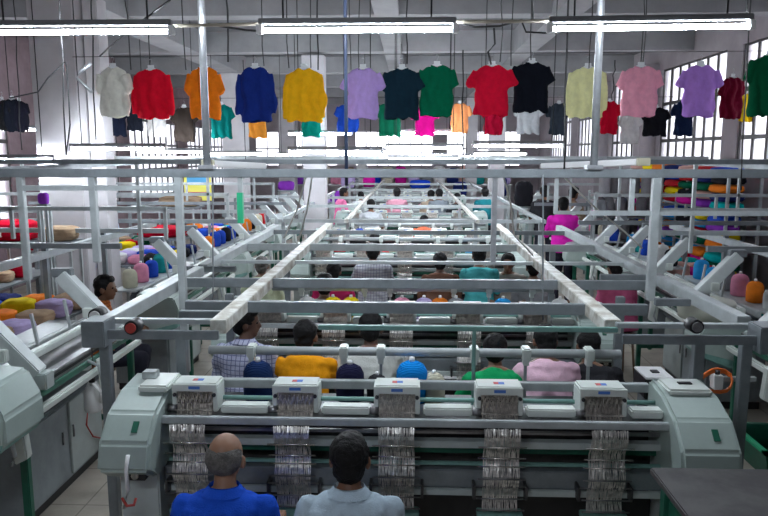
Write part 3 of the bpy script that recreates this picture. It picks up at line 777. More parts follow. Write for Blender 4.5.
def person(px, py, Y, col, label, pose='sit', face=0, turn=0, lean=.12, vox=.016, skin=0, sleeve='short', bald=False, arm=0, collar=False, check=None, hair=None, prefix=None, stool=True, seatlift=None):
    key = (pose, round(turn, 2), round(lean, 2), vox, bald, arm, sleeve)
    if key not in PM: PM[key] = person_meshes(pose, turn, lean, vox, bald, arm, sleeve)
    D = PM[key]; h = atY(px, py, Y)
    # origin so the head lands on the pixel: origin y = Y - heady (rotated)
    off = Matrix.Rotation(face, 3, 'Z') @ Vector((0, D['heady'], 0))
    lift = h.z - D['headz']
    if pose == 'sit': lift = max(-.12, min(.30, lift))
    else: lift = 0
    o = empty('person', (h.x - off.x, h.y - off.y, lift if pose == 'sit' else 0), face, label, 'person')
    if pose == 'stand':
        s = h.z / D['headz']; s = max(.9, min(1.12, s)); o.scale = (s, s, s)
    for part, m in (('body', SKINS[skin]), ('shirt', col), ('trousers', trm), ('hair', hair or (hairg if bald else hairb)), ('eye_a', eyem), ('eye_b', eyem)) + ((('collar', col),) if collar else ()):
        me = D[part]
        if not me.materials: me.materials.append(m)
        c = bpy.data.objects.new(part.split('_')[0], me); COL.objects.link(c); c.parent = o; setmat(c, m)
    if pose == 'sit' and stool:
        top = .50 - .10 + lift
        lab = ' '.join(label.split(',')[0].split()[:11])
        s = empty('stool', (o.location.x, o.location.y, 0), face, 'wooden stool under the ' + lab, 'stool', 'stools of the machine workers')
        MB().cyl((0, 0, top-.035), (0, 0, top), .16, n=20).build('seat', stoolm, s)
        for a in range(4):
            q = math.pi/4 + a*math.pi/2; MB().cyl((.16*math.cos(q), .16*math.sin(q), 0), (.11*math.cos(q), .11*math.sin(q), top-.03), .014, n=8).build('leg', stoolm, s)
        # the feet rest on a low board when the stool is high
        if lift > .02:
            d = Matrix.Rotation(face, 3, 'Z') @ Vector((0, .42, 0))
            tag(MB().box(-.25, .25, -.14, .14, 0, lift-.0, .004).build('foot_board', stoolm, None, (o.location.x+d.x, o.location.y+d.y, 0)), 'low foot board of ' + lab, 'board', 'foot boards')
    return o
C = cloth
person(226, 458, 3.02, C('royal_blue_cotton', (.015, .09, .62)), 'person with balding grey head and royal blue shirt at the nearest machine', vox=.007, bald=True, skin=1, lean=.10, collar=True, turn=-.12)
person(350, 459, 3.00, C('pale_blue_cotton', (.50, .62, .72)), 'person with black hair and pale blue shirt at the nearest machine, back turned', vox=.007, skin=0, lean=.10, collar=True, turn=-.05)
P2 = 5.12
person(247, 323, P2, C('lavender_check', (.48, .50, .66), (.15, .16, .30)), 'person in checked lavender shirt looking to the right, beside the person in orange', vox=.010, turn=-1.25, face=-.15, collar=True, skin=2)
person(306, 336, P2, C('orange_cotton', (.90, .36, .01)), 'person in bright orange shirt seated in the second row', vox=.010, lean=.22, turn=-.2, arm=1)
person(371, 328, P2, C('white_cotton', (.75, .76, .72)), 'person in off-white shirt seated in the second row behind the blue yarn cone', vox=.010, lean=.16, turn=-.1, skin=2)
person(495, 350, P2, C('kelly_green', (.01, .36, .12)), 'person in green shirt bending over in the second row', vox=.010, lean=.45, arm=1, turn=-.1)
person(545, 341, P2, C('pink_check', (.85, .55, .68)), 'person in pale pink shirt with head bowed in the second row', vox=.010, lean=.40, arm=1, turn=.1, sleeve='long')
person(588, 346, P2+.1, C('charcoal_cotton', (.03, .03, .035)), 'person in black with bowed head at the right end of the second row', vox=.010, lean=.40, arm=1, turn=.1)
P3 = 8.75
person(334, 272, P3-.4, C('maroon_cotton', (.45, .02, .10)), 'person in maroon bending at the third-row machine, left part', lean=.45, vox=.014)
person(373, 252, P3, C('striped_grey', (.45, .46, .50), (.2, .2, .26)), 'person in striped grey shirt seated in the third row', lean=.12, vox=.014)
person(262, 266, P3, C('pale_lime', (.60, .66, .45)), 'person in pale lime shirt at the left end of the third row', lean=.12, vox=.014, hair=hairg)
person(325, 285, 6.9, C('white_linen', (.80, .80, .80)), 'person in white leaning over between the second and third rows', lean=.12, vox=.014)
person(440, 262, P3, C('brown_cotton', (.18, .09, .06)), 'person in brown seated in the middle of the third row', lean=.12, vox=.014, skin=2)
person(479, 256, P3, C('teal_cotton', (.10, .55, .58)), 'person in turquoise shirt seated in the third row', lean=.12, vox=.014)
person(508, 263, P3, C('beige_cotton', (.42, .38, .34)), 'person in beige facing the viewer beside the person in turquoise', lean=.12, vox=.014, face=R(170))
person(533, 268, P3, C('grey_cotton', (.30, .31, .33)), 'person in grey seated at the right end of the third row', lean=.12, vox=.014)
person(375, 241, 10.7, C('red_cotton', (.70, .03, .03)), 'person in red with a black bun behind the person in striped grey', lean=.12, vox=.014)
person(424, 221, 14.5, C('coral_cotton', (.85, .20, .10)), 'person in coral orange seated in the middle distance', lean=.3, vox=.014)
person(371, 205, 14.3, C('silver_cotton', (.6, .63, .66)), 'person in silver grey right of the standing person in pink', pose='stand', lean=.12, vox=.014)
person(344, 193, 16.8, C('hot_pink', (.90, .22, .45)), 'person in bright pink shirt standing in the aisle, facing right', pose='stand', face=-1.2, lean=.1, vox=.014, sleeve='long')
person(361, 196, 18.2, C('plain_white', (.85, .86, .9)), 'person in white standing behind the person in bright pink', pose='stand', lean=.3, vox=.014, turn=0)
person(397, 193, 16.9, C('rose_cotton', (.75, .35, .45)), 'person in rose shirt standing far back', pose='stand', lean=.12, vox=.014)
person(439, 194, 16.9, C('slate_cotton', (.28, .32, .36)), 'person in slate grey shirt standing far back', pose='stand', lean=.12, vox=.014, turn=.3)
person(431, 195, 17.1, C('tan_cotton', (.5, .4, .3)), 'person in tan beside the person in slate grey, far back', pose='stand', lean=.12, vox=.014)
person(457, 198, 16.8, C('charcoal_cotton', (.03, .03, .035)), 'person in black standing far back, right of the person in slate grey', pose='stand', lean=.12, vox=.014)
person(485, 193, 16.9, C('deep_teal', (.02, .22, .26)), 'person in deep teal standing far back', pose='stand', lean=.12, vox=.014)
person(574, 184, 14.3, C('khaki_brown', (.30, .22, .15)), 'person in khaki brown standing by the grey cones', pose='stand', lean=.2, face=-.9, vox=.014)
person(563, 205, 12.0, C('magenta_cotton', (.75, .02, .45)), 'person in magenta standing in front of the grey cones', pose='stand', lean=.12, vox=.014, sleeve='long')
person(545, 186, 14.5, C('charcoal_cotton', (.03, .03, .035)), 'person in black standing left of the person in khaki', pose='stand', vox=.014, lean=.1)
person(106, 288, 6.38, C('rust_check', (.42, .12, .03), (.2, .05, .02)), 'person in rust brown shirt facing right at the left machines', face=R(-75), lean=.12, turn=-.25, vox=.010, collar=True)
person(97, 199, 11.0, C('sky_white', (.62, .72, .85)), 'person in pale blue standing beside the white column on the left', pose='stand', face=.4, vox=.014)
person(152, 262, 9.6, C('charcoal_cotton', (.03, .03, .035)), 'person in black on the left side behind the person in rust brown', vox=.014, lean=.3, face=R(-80))
person(614, 268, 8.2, C('pink_floral', (.6, .12, .25)), 'person in dark floral pink by the right aisle', vox=.014, lean=.3, face=R(20))
person(660, 352, 5.9, C('charcoal_cotton', (.03, .03, .035)), 'person in black behind the control box on the right', vox=.014, lean=.4, face=R(60)) if False else None

# ------------------------------------------------------------------ knitted tops on hangers
def top_mesh(kind, seed):
    rr = random.Random(seed); b = MB()
    W = .235 if kind != 'bat' else .21; L = .60
    rings = []
    for (z, w, d) in ((-L, W*.98, .05), (-L+.02, W, .055), (-L*.7, W*1.0, .06), (-.34, W*.96, .062), (-.2, W*.95, .06), (-.12, W*.93, .055), (-.06, W*.86, .045), (-.03, W*.66, .036), (-.008, W*.42, .032)):
        rings.append([Vector((w*math.copysign(abs(math.cos(q))**.6, math.cos(q)), d*math.copysign(abs(math.sin(q))**.8, math.sin(q)), z)) for q in [2*math.pi*i/32 for i in range(32)]])
    b.loft(rings)
    for sx in (-1, 1):
        a = Vector((sx*W*.82, 0, -.075))
        if kind == 'short': e = Vector((sx*(W+.045+rr.uniform(0, .015)), 0, -.25)); r0, r1 = .062, .058
        elif kind == 'bat': a = Vector((sx*W*.7, 0, -.14)); e = Vector((sx*(W+.055), 0, -.30)); r0, r1 = .11, .055
        else: e = Vector((sx*(W+.0+rr.uniform(0, .03)), rr.uniform(-.02, .02), -.54 + rr.uniform(-.03, .03))); r0, r1 = .062, .045
        d = (e-a).normalized(); u = Vector((0, 1, 0)); w = d.cross(u); rg = []
        for t in (0, .25, .5, .75, 1):
            p = a.lerp(e, t) + (Vector((sx*.025*math.sin(t*3.1), 0, 0)) if kind == 'long' else Vector())
            r = r0 + (r1-r0)*t
            rg.append([p + u*(r*.62*math.sin(q)) + w*(r*math.cos(q)) for q in [2*math.pi*i/16 for i in range(16)]])
        b.loft(rg)
    me = b.mesh('knit')
    # neck opening
    o = bpy.data.objects.new('tmp', me); COL.objects.link(o)
    ph = rr.uniform(0, 6)
    def fold(co):
        k = min(1, max(0, -co.z/.45))
        return (.35+.65*k)*(.016*math.sin(co.x*30 + ph + 3*noise.noise(co*4+Vector((seed, 0, 0)))) + .018*noise.noise(co*8+Vector((seed, 0, 0)))) + .004*noise.noise(co*26)
    bpy.data.objects.remove(o)
    out = remesh(me, .011, 3, fold)
    bm = bmesh.new(); bm.from_mesh(out)
    # open the hem; swell a little ribbing and drop it unevenly
    kill = [f for f in bm.faces if f.normal.z < -.75 and f.calc_center_median().z < -L+.03]
    bmesh.ops.delete(bm, geom=kill, context='FACES')
    kill = [f for f in bm.faces if abs(f.calc_center_median().x) < .085 and f.calc_center_median().z > -.035 + .55*abs(f.calc_center_median().x)]
    bmesh.ops.delete(bm, geom=kill, context='FACES')
    for v in bm.verts:
        if v.co.z < -.45: v.co.z += .02*noise.noise(Vector((v.co.x*7, seed, 0))) + rr.uniform(-.001, .001)
    bm.to_mesh(out); bm.free()
    return out
TM = {}
def get_top(kind, v):
    if (kind, v) not in TM:
        me = top_mesh(kind, v*13+len(kind)); me.materials.append(trm); TM[(kind, v)] = me
    return TM[(kind, v)]
cm = MB(); n = 28
def ring(rx, ry, z, dz): return [Vector((rx*math.cos(2*math.pi*i/n), ry*math.sin(2*math.pi*i/n), z - dz*(1-abs(math.cos(2*math.pi*i/n))) )) for i in range(n)]
cm.loft([ring(.092, .040, -.012, .030), ring(.094, .044, -.002, .030), ring(.080, .034, .006, .028), ring(.078, .030, -.010, .028)], cap=False)
collar_me = cm.mesh('collar', trm)
for p in collar_me.polygons: p.use_smooth = True
hookm = mat('hanger_plastic', (.85, .86, .88), .35)
hb = MB(); hb.tube([(-.185, 0, -.075), (-.10, 0, -.035), (0, 0, .012), (.10, 0, -.035), (.185, 0, -.075)], .008, 8).tube([(-.185, 0, -.075), (0, 0, -.085), (.185, 0, -.075)], .006, 8)
hb.box(-.045, .045, -.006, .006, -.03, .03, .004)
hanger_me = hb.mesh('hanger_body', hookm)
hk = MB(); hk.tube([(0, 0, .02), (0, 0, .05), (.016, 0, .066), (.018, 0, .085), (0, 0, .099), (-.017, 0, .088)], .0035, 8); hook_me = hk.mesh('hook', galv)
def top(pxc, pyt, pyb, Y, c, name, kind, label, rz=0, wide=None, hlabel=None, v=0, hangerc=None):
    a = atY(pxc, pyt, Y); b = atY(pxc, pyb, Y); L = a.z - b.z
    g = 'knitted tops hanging overhead'
    o = empty('knit_top', a, rz, label, 'top', g)
    s = L/.60; sx = (wide*Y/F/.53) if wide else s*.9
    m = cloth(name, c)
    me = get_top(kind, v); k = bpy.data.objects.new('garment', me); COL.objects.link(k); k.parent = o; setmat(k, m)
    k2 = bpy.data.objects.new('collar', collar_me); COL.objects.link(k2); k2.parent = o; setmat(k2, m); k2.location.z = -.006
    o.scale = (sx, 1, s)
    h = empty('hanger', a + Vector((0, 0, .014)), rz, 'white hanger of the ' + label.replace('nearest the left edge, middle of three', 'in the middle of the left edge trio'), 'hanger', 'clothes hangers')
    h.scale = (sx, 1, 1)
    for nme, me in (('hanger_body', hanger_me), ('hook', hook_me)):
        q = bpy.data.objects.new(nme, me); COL.objects.link(q); q.parent = h
Y1, Y2 = 8.2, 13.0
FRONT = [(113, 67, 117, 'ivory_knit', (.92, .90, .80), 'bat', 'ivory knitted top in the front row', 36, 0), (151, 69, 119, 'red_knit', (.85, .006, .03), 'long', 'bright red long-sleeved top, left part of the front row', 39, 0),
         (204, 67, 119, 'orange_knit', (.95, .22, .01), 'bat', 'burnt orange top behind the left pole', 36, 1), (255, 67, 122, 'navy_knit', (.01, .03, .22), 'long', 'navy blue long-sleeved top in the front row', 37, 1),
         (304, 68, 122, 'amber_knit', (1.0, .50, .01), 'long', 'amber yellow long-sleeved top in the front row', 38, 2), (363, 68, 119, 'lavender_knit', (.62, .42, .90), 'short', 'pale lavender top beside the central conduit', 36, 3),
         (402, 68, 119, 'petrol_knit', (.008, .03, .05), 'short', 'dark petrol tee beside the green one in the front row', 37, 1), (437, 65, 117, 'emerald_knit', (.0, .15, .07), 'short', 'emerald green tee in the front row', 36, 2),
         (492, 65, 116, 'crimson_knit', (.78, .006, .04), 'short', 'crimson red tee in the front row left of the black one', 39, 4), (532, 62, 112, 'black_knit', (.006, .008, .015), 'short', 'black tee in the front row right of the crimson one', 37, 5),
         (588, 67, 118, 'lemon_knit', (.96, .93, .48), 'long', 'pale lemon top behind the right pole', 36, 3), (641, 66, 117, 'pink_knit', (1.0, .42, .56), 'short', 'pink tee in the front row', 37, 6),
         (701, 65, 117, 'purple_knit', (.52, .26, .80), 'short', 'purple tee in the front row near the right windows', 36, 7)]
for (x, a, b, nm, c, k, l, w, v) in FRONT: top(x, a, b, Y1, c, nm, k, l, R(random.uniform(-8, 8)), w, v=v % 4)
top(770, 55, 116, 7.4, (.0, .10, .04), 'forest_knit', 'short', 'dark green tee cut by the right edge', 0, 38, v=1)
top(733, 77, 119, 10.0, (.16, .0, .02), 'maroon_knit', 'short', 'maroon top before the right windows', R(20), 27, v=2)
top(749, 94, 122, 12.0, (.75, .50, .0), 'mustard_knit', 'short', 'mustard yellow top before the right windows', R(15), 20, v=0)
BACK = [(12, 99, 132, 'black_knit', (.006, .008, .015), 'black top nearest the left edge, middle of three', 22), (2, 100, 130, 'soot_knit', (.01, .01, .012), 'black top cut by the left edge', 18), (19, 101, 131, 'ink_knit', (.008, .008, .016), 'black top, right one of three at the left edge', 18),
        (114, 104, 136, 'midnight_knit', (.008, .012, .03), 'midnight blue top below the ivory one', 24), (134, 104, 131, 'black_knit', (0, 0, 0), 'black top between the ivory and red ones, back row', 18), (156, 106, 137, 'stone_knit', (.45, .43, .42), 'stone grey top below the red one', 22),
        (184, 107, 142, 'espresso_knit', (.03, .022, .018), 'dark espresso top left of the left pole, back row', 24), (221, 104, 138, 'seagreen_knit', (.0, .20, .18), 'sea green top in the back row', 22),
        (257, 106, 138, 'tangerine_knit', (.85, .32, .04), 'tangerine top below the navy one', 22), (311, 105, 137, 'jade_knit', (.0, .26, .19), 'jade green top below the amber one', 22),
        (348, 104, 132, 'cobalt_knit', (.01, .06, .42), 'cobalt blue top partly behind the lavender one', 24), (390, 102, 136, 'bottle_knit', (.0, .09, .045), 'bottle green top below the petrol tee', 24),
        (425, 106, 136, 'magenta_knit', (.42, .0, .15), 'magenta top below the emerald tee', 23), (460, 103, 133, 'peach_knit', (.85, .32, .12), 'peach orange tee in the back row', 20), (494, 104, 135, 'wine_knit', (.32, .0, .02), 'wine red top below the crimson tee', 21),
        (529, 103, 134, 'silver_knit', (.48, .50, .52), 'silver white top below the black tee', 24), (559, 103, 135, 'slate_knit', (.03, .04, .055), 'slate grey top right of the silver one', 20), (610, 101, 134, 'scarlet_knit', (.50, .0, .02), 'scarlet top between the lemon and pink ones', 20),
        (631, 112, 144, 'cream_knit', (.55, .53, .53), 'cream top below the pink tee', 20), (656, 107, 136, 'jet_knit', (.006, .006, .01), 'jet black top right of the pink tee, back row', 25), (685, 100, 136, 'navyblack_knit', (.006, .015, .05), 'navy top below the left side of the purple tee', 20)]
for i, (x, a, b, nm, c, l, w) in enumerate(BACK): top(x, a, b, Y2 if x > 25 else 9.8, c, nm, 'short', l, R(random.uniform(-15, 15)), w, v=(i*3) % 4)
z1 = atY(384, 65.5, Y1).z + .112; z2 = atY(384, 104, Y2).z + .112
def line_(a, b, label): tag(MB().tube([a, b], .004).build('clothes_line', wire), label, 'line')
line_((-3.9, Y1+.0, z1), (4.9, Y1, z1+.03), 'thin wire carrying the front row of tops'); line_((-5.6, Y2, z2), (5.3, Y2, z2), 'thin wire carrying the back row of tops')

# ------------------------------------------------------------------ yarn cones and bundles
cn = MB(); prof = [(-.0, .070), (.01, .088), (.10, .092), (.18, .088), (.215, .070), (.232, .042), (.238, .022)]
cn.loft([((0, 0, z), r, r) for z, r in prof]); cone_me = cn.mesh('yarn_winding', trm)
ct = MB(); ct.cyl((0, 0, .236), (0, 0, .262), .018, .014, 12); tip_me = ct.mesh('cone_tip', whitep)
def ymat(name, c):
    if name in MATS: return MATS[name]
    m = cloth(name, c); nt = m.node_tree; w = nt.nodes.new('ShaderNodeTexWave'); w.bands_direction = 'Z'; w.inputs['Scale'].default_value = 40; w.inputs['Distortion'].default_value = 2
    nt.links.new(nt.nodes['Texture Coordinate'].outputs['Object'], w.inputs['Vector'])
    b = nt.nodes['Bump']; nt.links.new(w.outputs['Fac'], b.inputs['Height']); b.inputs['Strength'].default_value = .5
    return m
def cone(loc, nm, c, label, s=1.0, group='yarn cones'):
    o = empty('yarn_cone', loc, 0, label, 'yarn cone', group); o.scale = (s, s, s)
    a = bpy.data.objects.new('yarn_winding', cone_me); COL.objects.link(a); a.parent = o; setmat(a, ymat(nm, c))
    b = bpy.data.objects.new('cone_tip', tip_me); COL.objects.link(b); b.parent = o
    return o
for (px, nm, c, l, s) in ((258, 'yarn_navy', (.01, .03, .11), 'dark navy yarn cone behind the second needle head, left of the orange shirt', 1.05), (350, 'yarn_indigo', (.015, .015, .05), 'dark indigo yarn cone right of the orange shirt', 1.0),
                          (412, 'yarn_azure', (.005, .25, .75), 'bright blue yarn cone in front of the person in off-white', 1.1), (377, 'yarn_charcoal', (.03, .03, .035), 'small charcoal yarn cone left of the bright blue one', .72), (434, 'yarn_cream', (.65, .62, .48), 'small cream yarn cone right of the bright blue one', .78)):
    p = atY(px, 370, 4.27); cone((p.x, 4.27, 1.036), nm, c, l, s)
PAL = {'yellow': (.9, .68, .01), 'sky blue': (.03, .36, .80), 'orange': (.85, .22, .02), 'lilac': (.55, .45, .75), 'white': (.75, .75, .75), 'pink': (.8, .3, .45), 'black': (.015, .015, .02), 'teal': (.02, .35, .35), 'red': (.6, .02, .03), 'blue': (.02, .08, .55), 'cream': (.65, .6, .48), 'grey': (.25, .26, .28)}
def rowcones(Y, items, z, rowname):
    for i, (px, cname) in enumerate(items):
        p = atY(px, 300, Y)
        cone((p.x, Y, z), 'yarn_'+cname.replace(' ', '_'), PAL[cname], f'{cname} yarn cone {ORD[i]} from left on {rowname}', .95)
rowcones(6.39, [(307, 'white'), (333, 'yellow'), (351, 'yellow'), (402, 'pink'), (424, 'lilac'), (440, 'orange'), (456, 'grey'), (503, 'sky blue'), (560, 'white')], 1.156-.12, 'rear shelf of the second machine row')
rowcones(10.17, [(300, 'teal'), (340, 'red'), (395, 'cream'), (430, 'white'), (470, 'sky blue'), (500, 'black')], 1.036, 'rear shelf of the third machine row')
rowcones(12.37, [(335, 'white'), (360, 'blue'), (402, 'cream'), (440, 'pink'), (475, 'white')], 1.036, 'rear shelf of the fourth machine row')
rowcones(16.07, [(345, 'white'), (385, 'orange'), (410, 'white'), (432, 'red'), (455, 'teal')], 1.036, 'rear shelf of the fifth machine row')
rowcones(18.27, [(350, 'blue'), (390, 'white'), (420, 'pink'), (450, 'black'), (470, 'yellow')], 1.036, 'rear shelf of the sixth machine row')

for s, side in ((-1, 'left'), (1, 'right')):
    rr = random.Random(20+s); cc = ['white', 'blue', 'pink', 'grey', 'yellow', 'teal', 'black', 'lilac', 'cream', 'orange', 'red', 'sky blue']
    for i, y in enumerate(SYS[s][:4]):
        for j in range(3 if s < 0 and i == 0 else 6):
            c = rr.choice(cc); x = (-2.45 if s < 0 else 2.80) + s*.59
            cone((x, y + .5 + j*.32, 1.142), 'yarn_'+c.replace(' ', '_'), PAL[c], f'{c} yarn cone {ORD[j]} along shelf of {side} aisle machine {ORD[i]} from viewer', rr.uniform(.8, 1.0))
# soft bundle mesh
def soft(seed, rx=.16, ry=.14, rz=.085):
    b = MB(); rg = []
    for (t, k) in ((-1, .72), (-.8, .93), (-.4, 1), (.4, 1), (.8, .93), (1, .70)):
        rg.append([Vector((rx*k*math.copysign(abs(math.cos(q))**.55, math.cos(q)), ry*k*math.copysign(abs(math.sin(q))**.55, math.sin(q)), rz*t)) for q in [2*math.pi*i/28 for i in range(28)]])
    b.loft(rg); me = b.mesh('bundle')
    me = remesh(me, .016, 2, lambda co: .010*noise.noise(co*13+Vector((seed*3, 0, 0))) + .004*math.sin(co.z*150))
    me.materials.append(trm); return me
SOFT = [soft(i) for i in range(3)]
def bundle(name, loc, cname, label, cat, group, s=(1, 1, 1), rz=0, v=0):
    o = bpy.data.objects.new(name, SOFT[v % 3]); COL.objects.link(o); o.location = loc; o.scale = s; o.rotation_euler.z = rz
    setmat(o, cloth('wool_'+cname.replace(' ', '_'), PAL[cname])); tag(o, label, cat, group); return o
PAL.update({'crimson': (.5, .0, .02), 'turquoise': (.0, .45, .45), 'dark green': (.0, .10, .05), 'salmon': (.7, .4, .35), 'navy': (.01, .02, .12), 'magenta': (.6, .01, .30), 'dark grey': (.09, .09, .10), 'royal blue': (.01, .06, .55), 'violet': (.25, .04, .45), 'tan': (.4, .28, .18)})
# rack along the right wall
rk = empty('yarn_rack', (5.0, 10.6, 0), label='tall grey rack against the right wall filled with coloured wool bundles', cat='rack')
LV = [.55, 1.12, 1.72]
for z in [.15] + LV: MB().box(-.28, .22, 0, 4.7, z-.03, z, .003).build('shelf', steel, rk)
for y in (0.02, 1.56, 3.1, 4.66):
    for x in (-.27, .21): MB().box(x-.02, x+.02, y-.02, y+.02, 0, 2.35).build('upright', steelL, rk)
ROWC = [['turquoise','orange','yellow','blue','crimson','orange','red','royal blue','yellow','orange','red','grey','navy'],
        ['black','dark green','orange','salmon','navy','red','crimson','salmon','sky blue','blue','orange','red','dark grey'],
        ['sky blue','royal blue','sky blue','red','red','salmon','sky blue','orange','yellow','orange','crimson','grey','navy']]
rr = random.Random(11); names = 'window end of the rack'
cols = ['red','royal blue','yellow','orange','sky blue','crimson','navy','turquoise','dark green','magenta','salmon','black','blue','yellow','orange','violet']
LVN = {.15: 'bottom shelf', .55: 'second shelf', 1.12: 'third shelf', 1.72: 'top shelf'}
for z in (.15, .55, 1.12, 1.72):
    for lay in range(4 if z > .15 and z < 1.7 else (2 if z < 1 else 5)):
        for k in range(7):
            c = rr.choice(cols); y = .36 + 10.6 + k*.66
            bundle('wool_bundle', (4.86 + rr.uniform(-.02, .02), y, z + .062 + lay*(.122 if z > .2 and z < .6 else .132)), c, f'{c} wool bundle, {LVN[z]} of right rack, {ORD[lay]} layer up, {ORD[k]} from near end', 'wool bundle', 'coloured wool bundles on the right rack', (1.2, 2.15, .72), rr.uniform(-.05, .05), k)
# grey cones stacked at the right back
k = 0
for i, z in enumerate((.60, 1.02, 1.44, 1.86)):
    for j in range(6):
        p = atY(600 + j*10.5 + (i % 2)*4, 200, 12.9)
        dy = (j % 2)*.12
        o = cone((p.x, 12.9+dy, z), 'yarn_ash' if (i+j) % 2 else 'yarn_dark_grey', (.34,.33,.35) if (i+j) % 2 else (.20, .19, .205), f'large grey yarn cone in back right stack, {ORD[i]} layer up, {ORD[j]} from left', 1.12, 'stacked large grey yarn cones')
        o.scale = (1.12, 1.12, 1.55)
t = empty('cone_stand', (atY(600, 200, 12.9).x, 12.75, 0), label='low stand with boards carrying the stacked grey yarn cones', cat='stand')
for z in (.60, 1.02, 1.44, 1.86): MB().box(-.15, 1.3, -.12, .42, z-.014, z-.002).build('board', steel, t)
for x in (-.13, 1.28):
    for y in (-.1, .4): MB().box(x-.02, x+.02, y-.02, y+.02, 0, 1.9).build('post', steelL, t)

# side clutter: tables with piles of garments on both sides
def side_table(x, y, w, d, z, label):
    t = empty('sorting_table', (x, y, 0), label=label, cat='table', group='sorting tables')
    MB().box(-w/2, w/2, -d/2, d/2, z-.03, z, .004).build('table_top', steel, t)
    for sx in (-1, 1):
        for sy in (-1, 1): MB().box(sx*(w/2-.04)-.02, sx*(w/2-.04)+.02, sy*(d/2-.04)-.02, sy*(d/2-.04)+.02, 0, z-.03).build('leg', steelL, t)
def pile(px, py, Y, c, label, s=(1, 1, 1), rz=0):
    p = atY(px, py, Y); return bundle('garment_pile', p, c, label, 'garment pile', None, s, rz, int(px))
TBL = [(-4.0, 6.3, 1.1, 2.2, .95, 'steel sorting table on the left, nearest the viewer'), (-3.95, 9.9+.9, 1.3, 1.6, .95, 'steel sorting table on the left behind the big column'),
       (-5.6, 8.6, 1.2, 2.4, .95, 'steel sorting table on the far left before the column'), (-5.6, 12.6, 1.8, 2.4, .95, 'steel sorting table on the far left, behind the column'),
       (-3.9, 14.6, 1.6, 2.2, .95, 'steel sorting table on the left in the middle distance'), (4.1, 7.2, .8, 2.6, .85, 'steel sorting table on the right near the windows'), (4.1, 10.6, .8, 2.2, .85, 'steel sorting table on the right before the wool rack')]
for a in TBL: side_table(*a)
rr = random.Random(5)
def piles_on(i, n, cols, where):
    x, y, w, d, z, _ = TBL[i]; m = max(1, int(w/.36)); seen = {}
    for k in range(n):
        gx, gy = k % m, k // m
        px_ = x - w/2 + .2 + gx*.37; py_ = y - d/2 + .2 + gy*.36
        if py_ > y + d/2 - .1: break
        c = cols[k % len(cols)]; s = rr.uniform(.7, 1.0)
        bundle('garment_pile', (px_, py_, z+.085*s*rr.choice((1, 1))), c, f'{c} garment pile on {where}, {ORD[gy]} row back, {ORD[gx]} from left', 'garment pile', 'folded garments on the side tables', (1.0, 1.0, s), rr.uniform(-.3, .3), k)
piles_on(0, 18, ['blue', 'yellow', 'lilac', 'navy', 'orange', 'tan'], 'nearest left table')
piles_on(1, 12, ['white', 'pink', 'black', 'lilac', 'blue', 'navy'], 'table behind the big column')
piles_on(2, 15, ['yellow', 'orange', 'crimson', 'lilac', 'red', 'tan'], 'far table before the column')
piles_on(3, 16, ['crimson', 'tan', 'dark green', 'crimson', 'yellow', 'black'], 'far table behind the column')
piles_on(4, 16, ['white', 'blue', 'orange', 'pink', 'turquoise', 'black'], 'left table in middle distance')
piles_on(5, 10, ['dark green', 'white', 'crimson', 'turquoise', 'grey'], 'right table near the windows')
piles_on(6, 10, ['magenta', 'turquoise', 'red', 'crimson', 'dark green', 'salmon'], 'table before the wool rack')
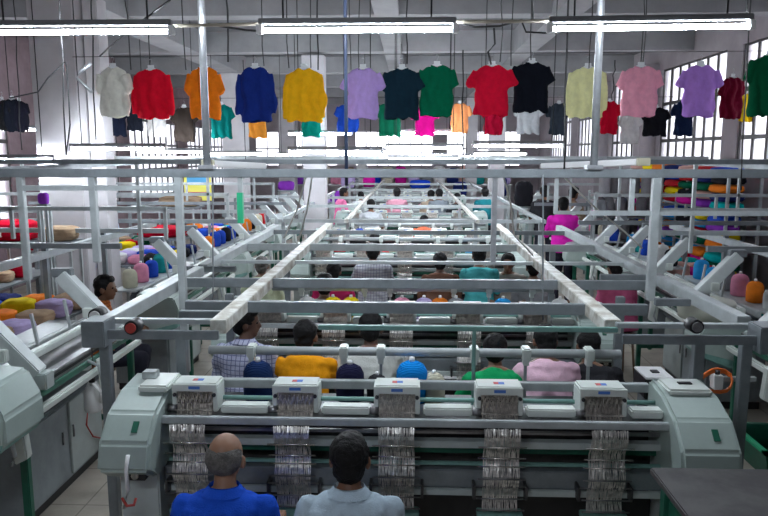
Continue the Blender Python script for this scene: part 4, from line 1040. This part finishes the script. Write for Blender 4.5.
# garment sacks / tall stacks further back
def sack(px, pyt, pyb, Y, w, cname, label):
    a, b = atY(px, pyt, Y), atY(px, pyb, Y); h = (a.z-b.z)/2; ww = w*Y/F/2
    t = bundle('garment_sack', (a.x, Y, b.z+h), cname, label, 'sack', None, (ww/.16, ww/.14*.8, h/.085), 0, int(px))
    if b.z > .1:
        s = empty('sack_stand', (a.x, Y, 0), 0, 'plain stand under the ' + label, 'stand')
        MB().box(-ww, ww, -ww*.8, ww*.8, b.z-.04, b.z).build('board', steel, s)
        for sx in (-1, 1):
            for sy in (-1, 1): MB().box(sx*ww*.85-.015, sx*ww*.85+.015, sy*ww*.65-.015, sy*ww*.65+.015, 0, b.z-.04).build('leg', steelL, s)
for a in ((286, 181, 190, 20, 16, 'violet', 'violet garment sack far back, left of centre'), (337, 191, 202, 19.5, 14, 'violet', 'violet sack just left of the standing person in pink'), (325, 197, 203, 19.5, 12, 'lilac', 'lilac sack left of the violet one'),
          (369, 176, 187, 24, 12, 'magenta', 'magenta bundle hanging far back above the white shirt'), (348, 170, 188, 25, 14, 'lilac', 'lilac cloth stack far back in the centre'), (420, 180, 188, 24, 20, 'royal blue', 'royal blue stack far back right of centre'),
          (500, 176, 196, 23, 14, 'navy', 'navy stack far back right of centre'), (524, 182, 206, 15, 18, 'black', 'black panel-like sack on the right of the central frames'), (460, 182, 196, 24, 14, 'navy', 'navy stack far back behind the slate grey person'),
          (600, 200, 214, 11.6, 14, 'grey', 'grey sack left of the grey cone stack'), (678, 262, 280, 9.6, 22, 'salmon', 'tall salmon bucket-like sack before the wool rack'), (43, 193, 204, 9.3-1.2, 10, 'violet', 'small violet bundle at the foot of the big column'),
          (15, 220, 240, 9.0, 40, 'crimson', 'large crimson bundle at the left edge'), (60, 226, 240, 8.4, 34, 'tan', 'brown garment heap before the big column'), (180, 196, 206, 14.2, 40, 'tan', 'brown roll of cloth in the left background'), (165, 226, 236, 12.0, 50, 'crimson', 'long crimson heap in the left middle distance')):
    sack(*a)
rr = random.Random(9); t = empty('long_bench', (-.6, 27.9, 0), 0, 'long low bench along the back of the hall under the garment heaps', 'bench')
MB().box(-4.6, 4.6, -.35, .35, 1.30, 1.34).build('board', steelL, t)
for x in (-4.5, -1.5, 1.5, 4.5):
    for y in (-.3, .3): MB().box(x-.03, x+.03, y-.03, y+.03, 0, 1.30).build('leg', steelL, t)
cc = ['white', 'violet', 'sky blue', 'cream', 'pink', 'tan', 'white', 'royal blue', 'cream', 'magenta', 'lilac', 'grey', 'white', 'navy', 'salmon', 'teal', 'cream', 'lilac']
for j in range(18):
    h = rr.uniform(.22, .42)
    bundle('garment_heap', (-.6 - 4.35 + j*.51, 27.9, 1.345+h), cc[j], f'{cc[j]} garment heap on the long back bench, {ORD[j]} from the left', 'garment heap', 'garment heaps on the back bench', (1.45, 1.8, h/.085), 0, j)
# posters / notice on the pier in the left back
a = atY(198, 186, 14.4)
t = empty('notice_board', (a.x, 14.38, a.z), label='yellow and blue printed notice on the pale pier at the left back', cat='notice')
MB().box(-.28, .28, -.01, .01, -.3, .3).build('sheet', mat('notice_yellow', (.85, .8, .15), .6), t); MB().box(-.22, .22, -.014, -.0095, .02, .22).build('picture', mat('notice_blue', (.1, .4, .7), .6), t); MB().box(-.22, .22, -.014, -.0095, -.2, -.12).build('red_strip', redlab, t)

# ------------------------------------------------------------------ light and world
w = bpy.data.worlds.new('world'); sc.world = w; w.use_nodes = True
bg = w.node_tree.nodes['Background']; bg.inputs[0].default_value = (.93, .92, 1.0, 1); bg.inputs[1].default_value = 3.0
vs = sc.view_settings; vs.view_transform = 'Standard'; vs.look = 'None'; vs.gamma = 1; vs.exposure = 0.85; vs.use_curve_mapping = False
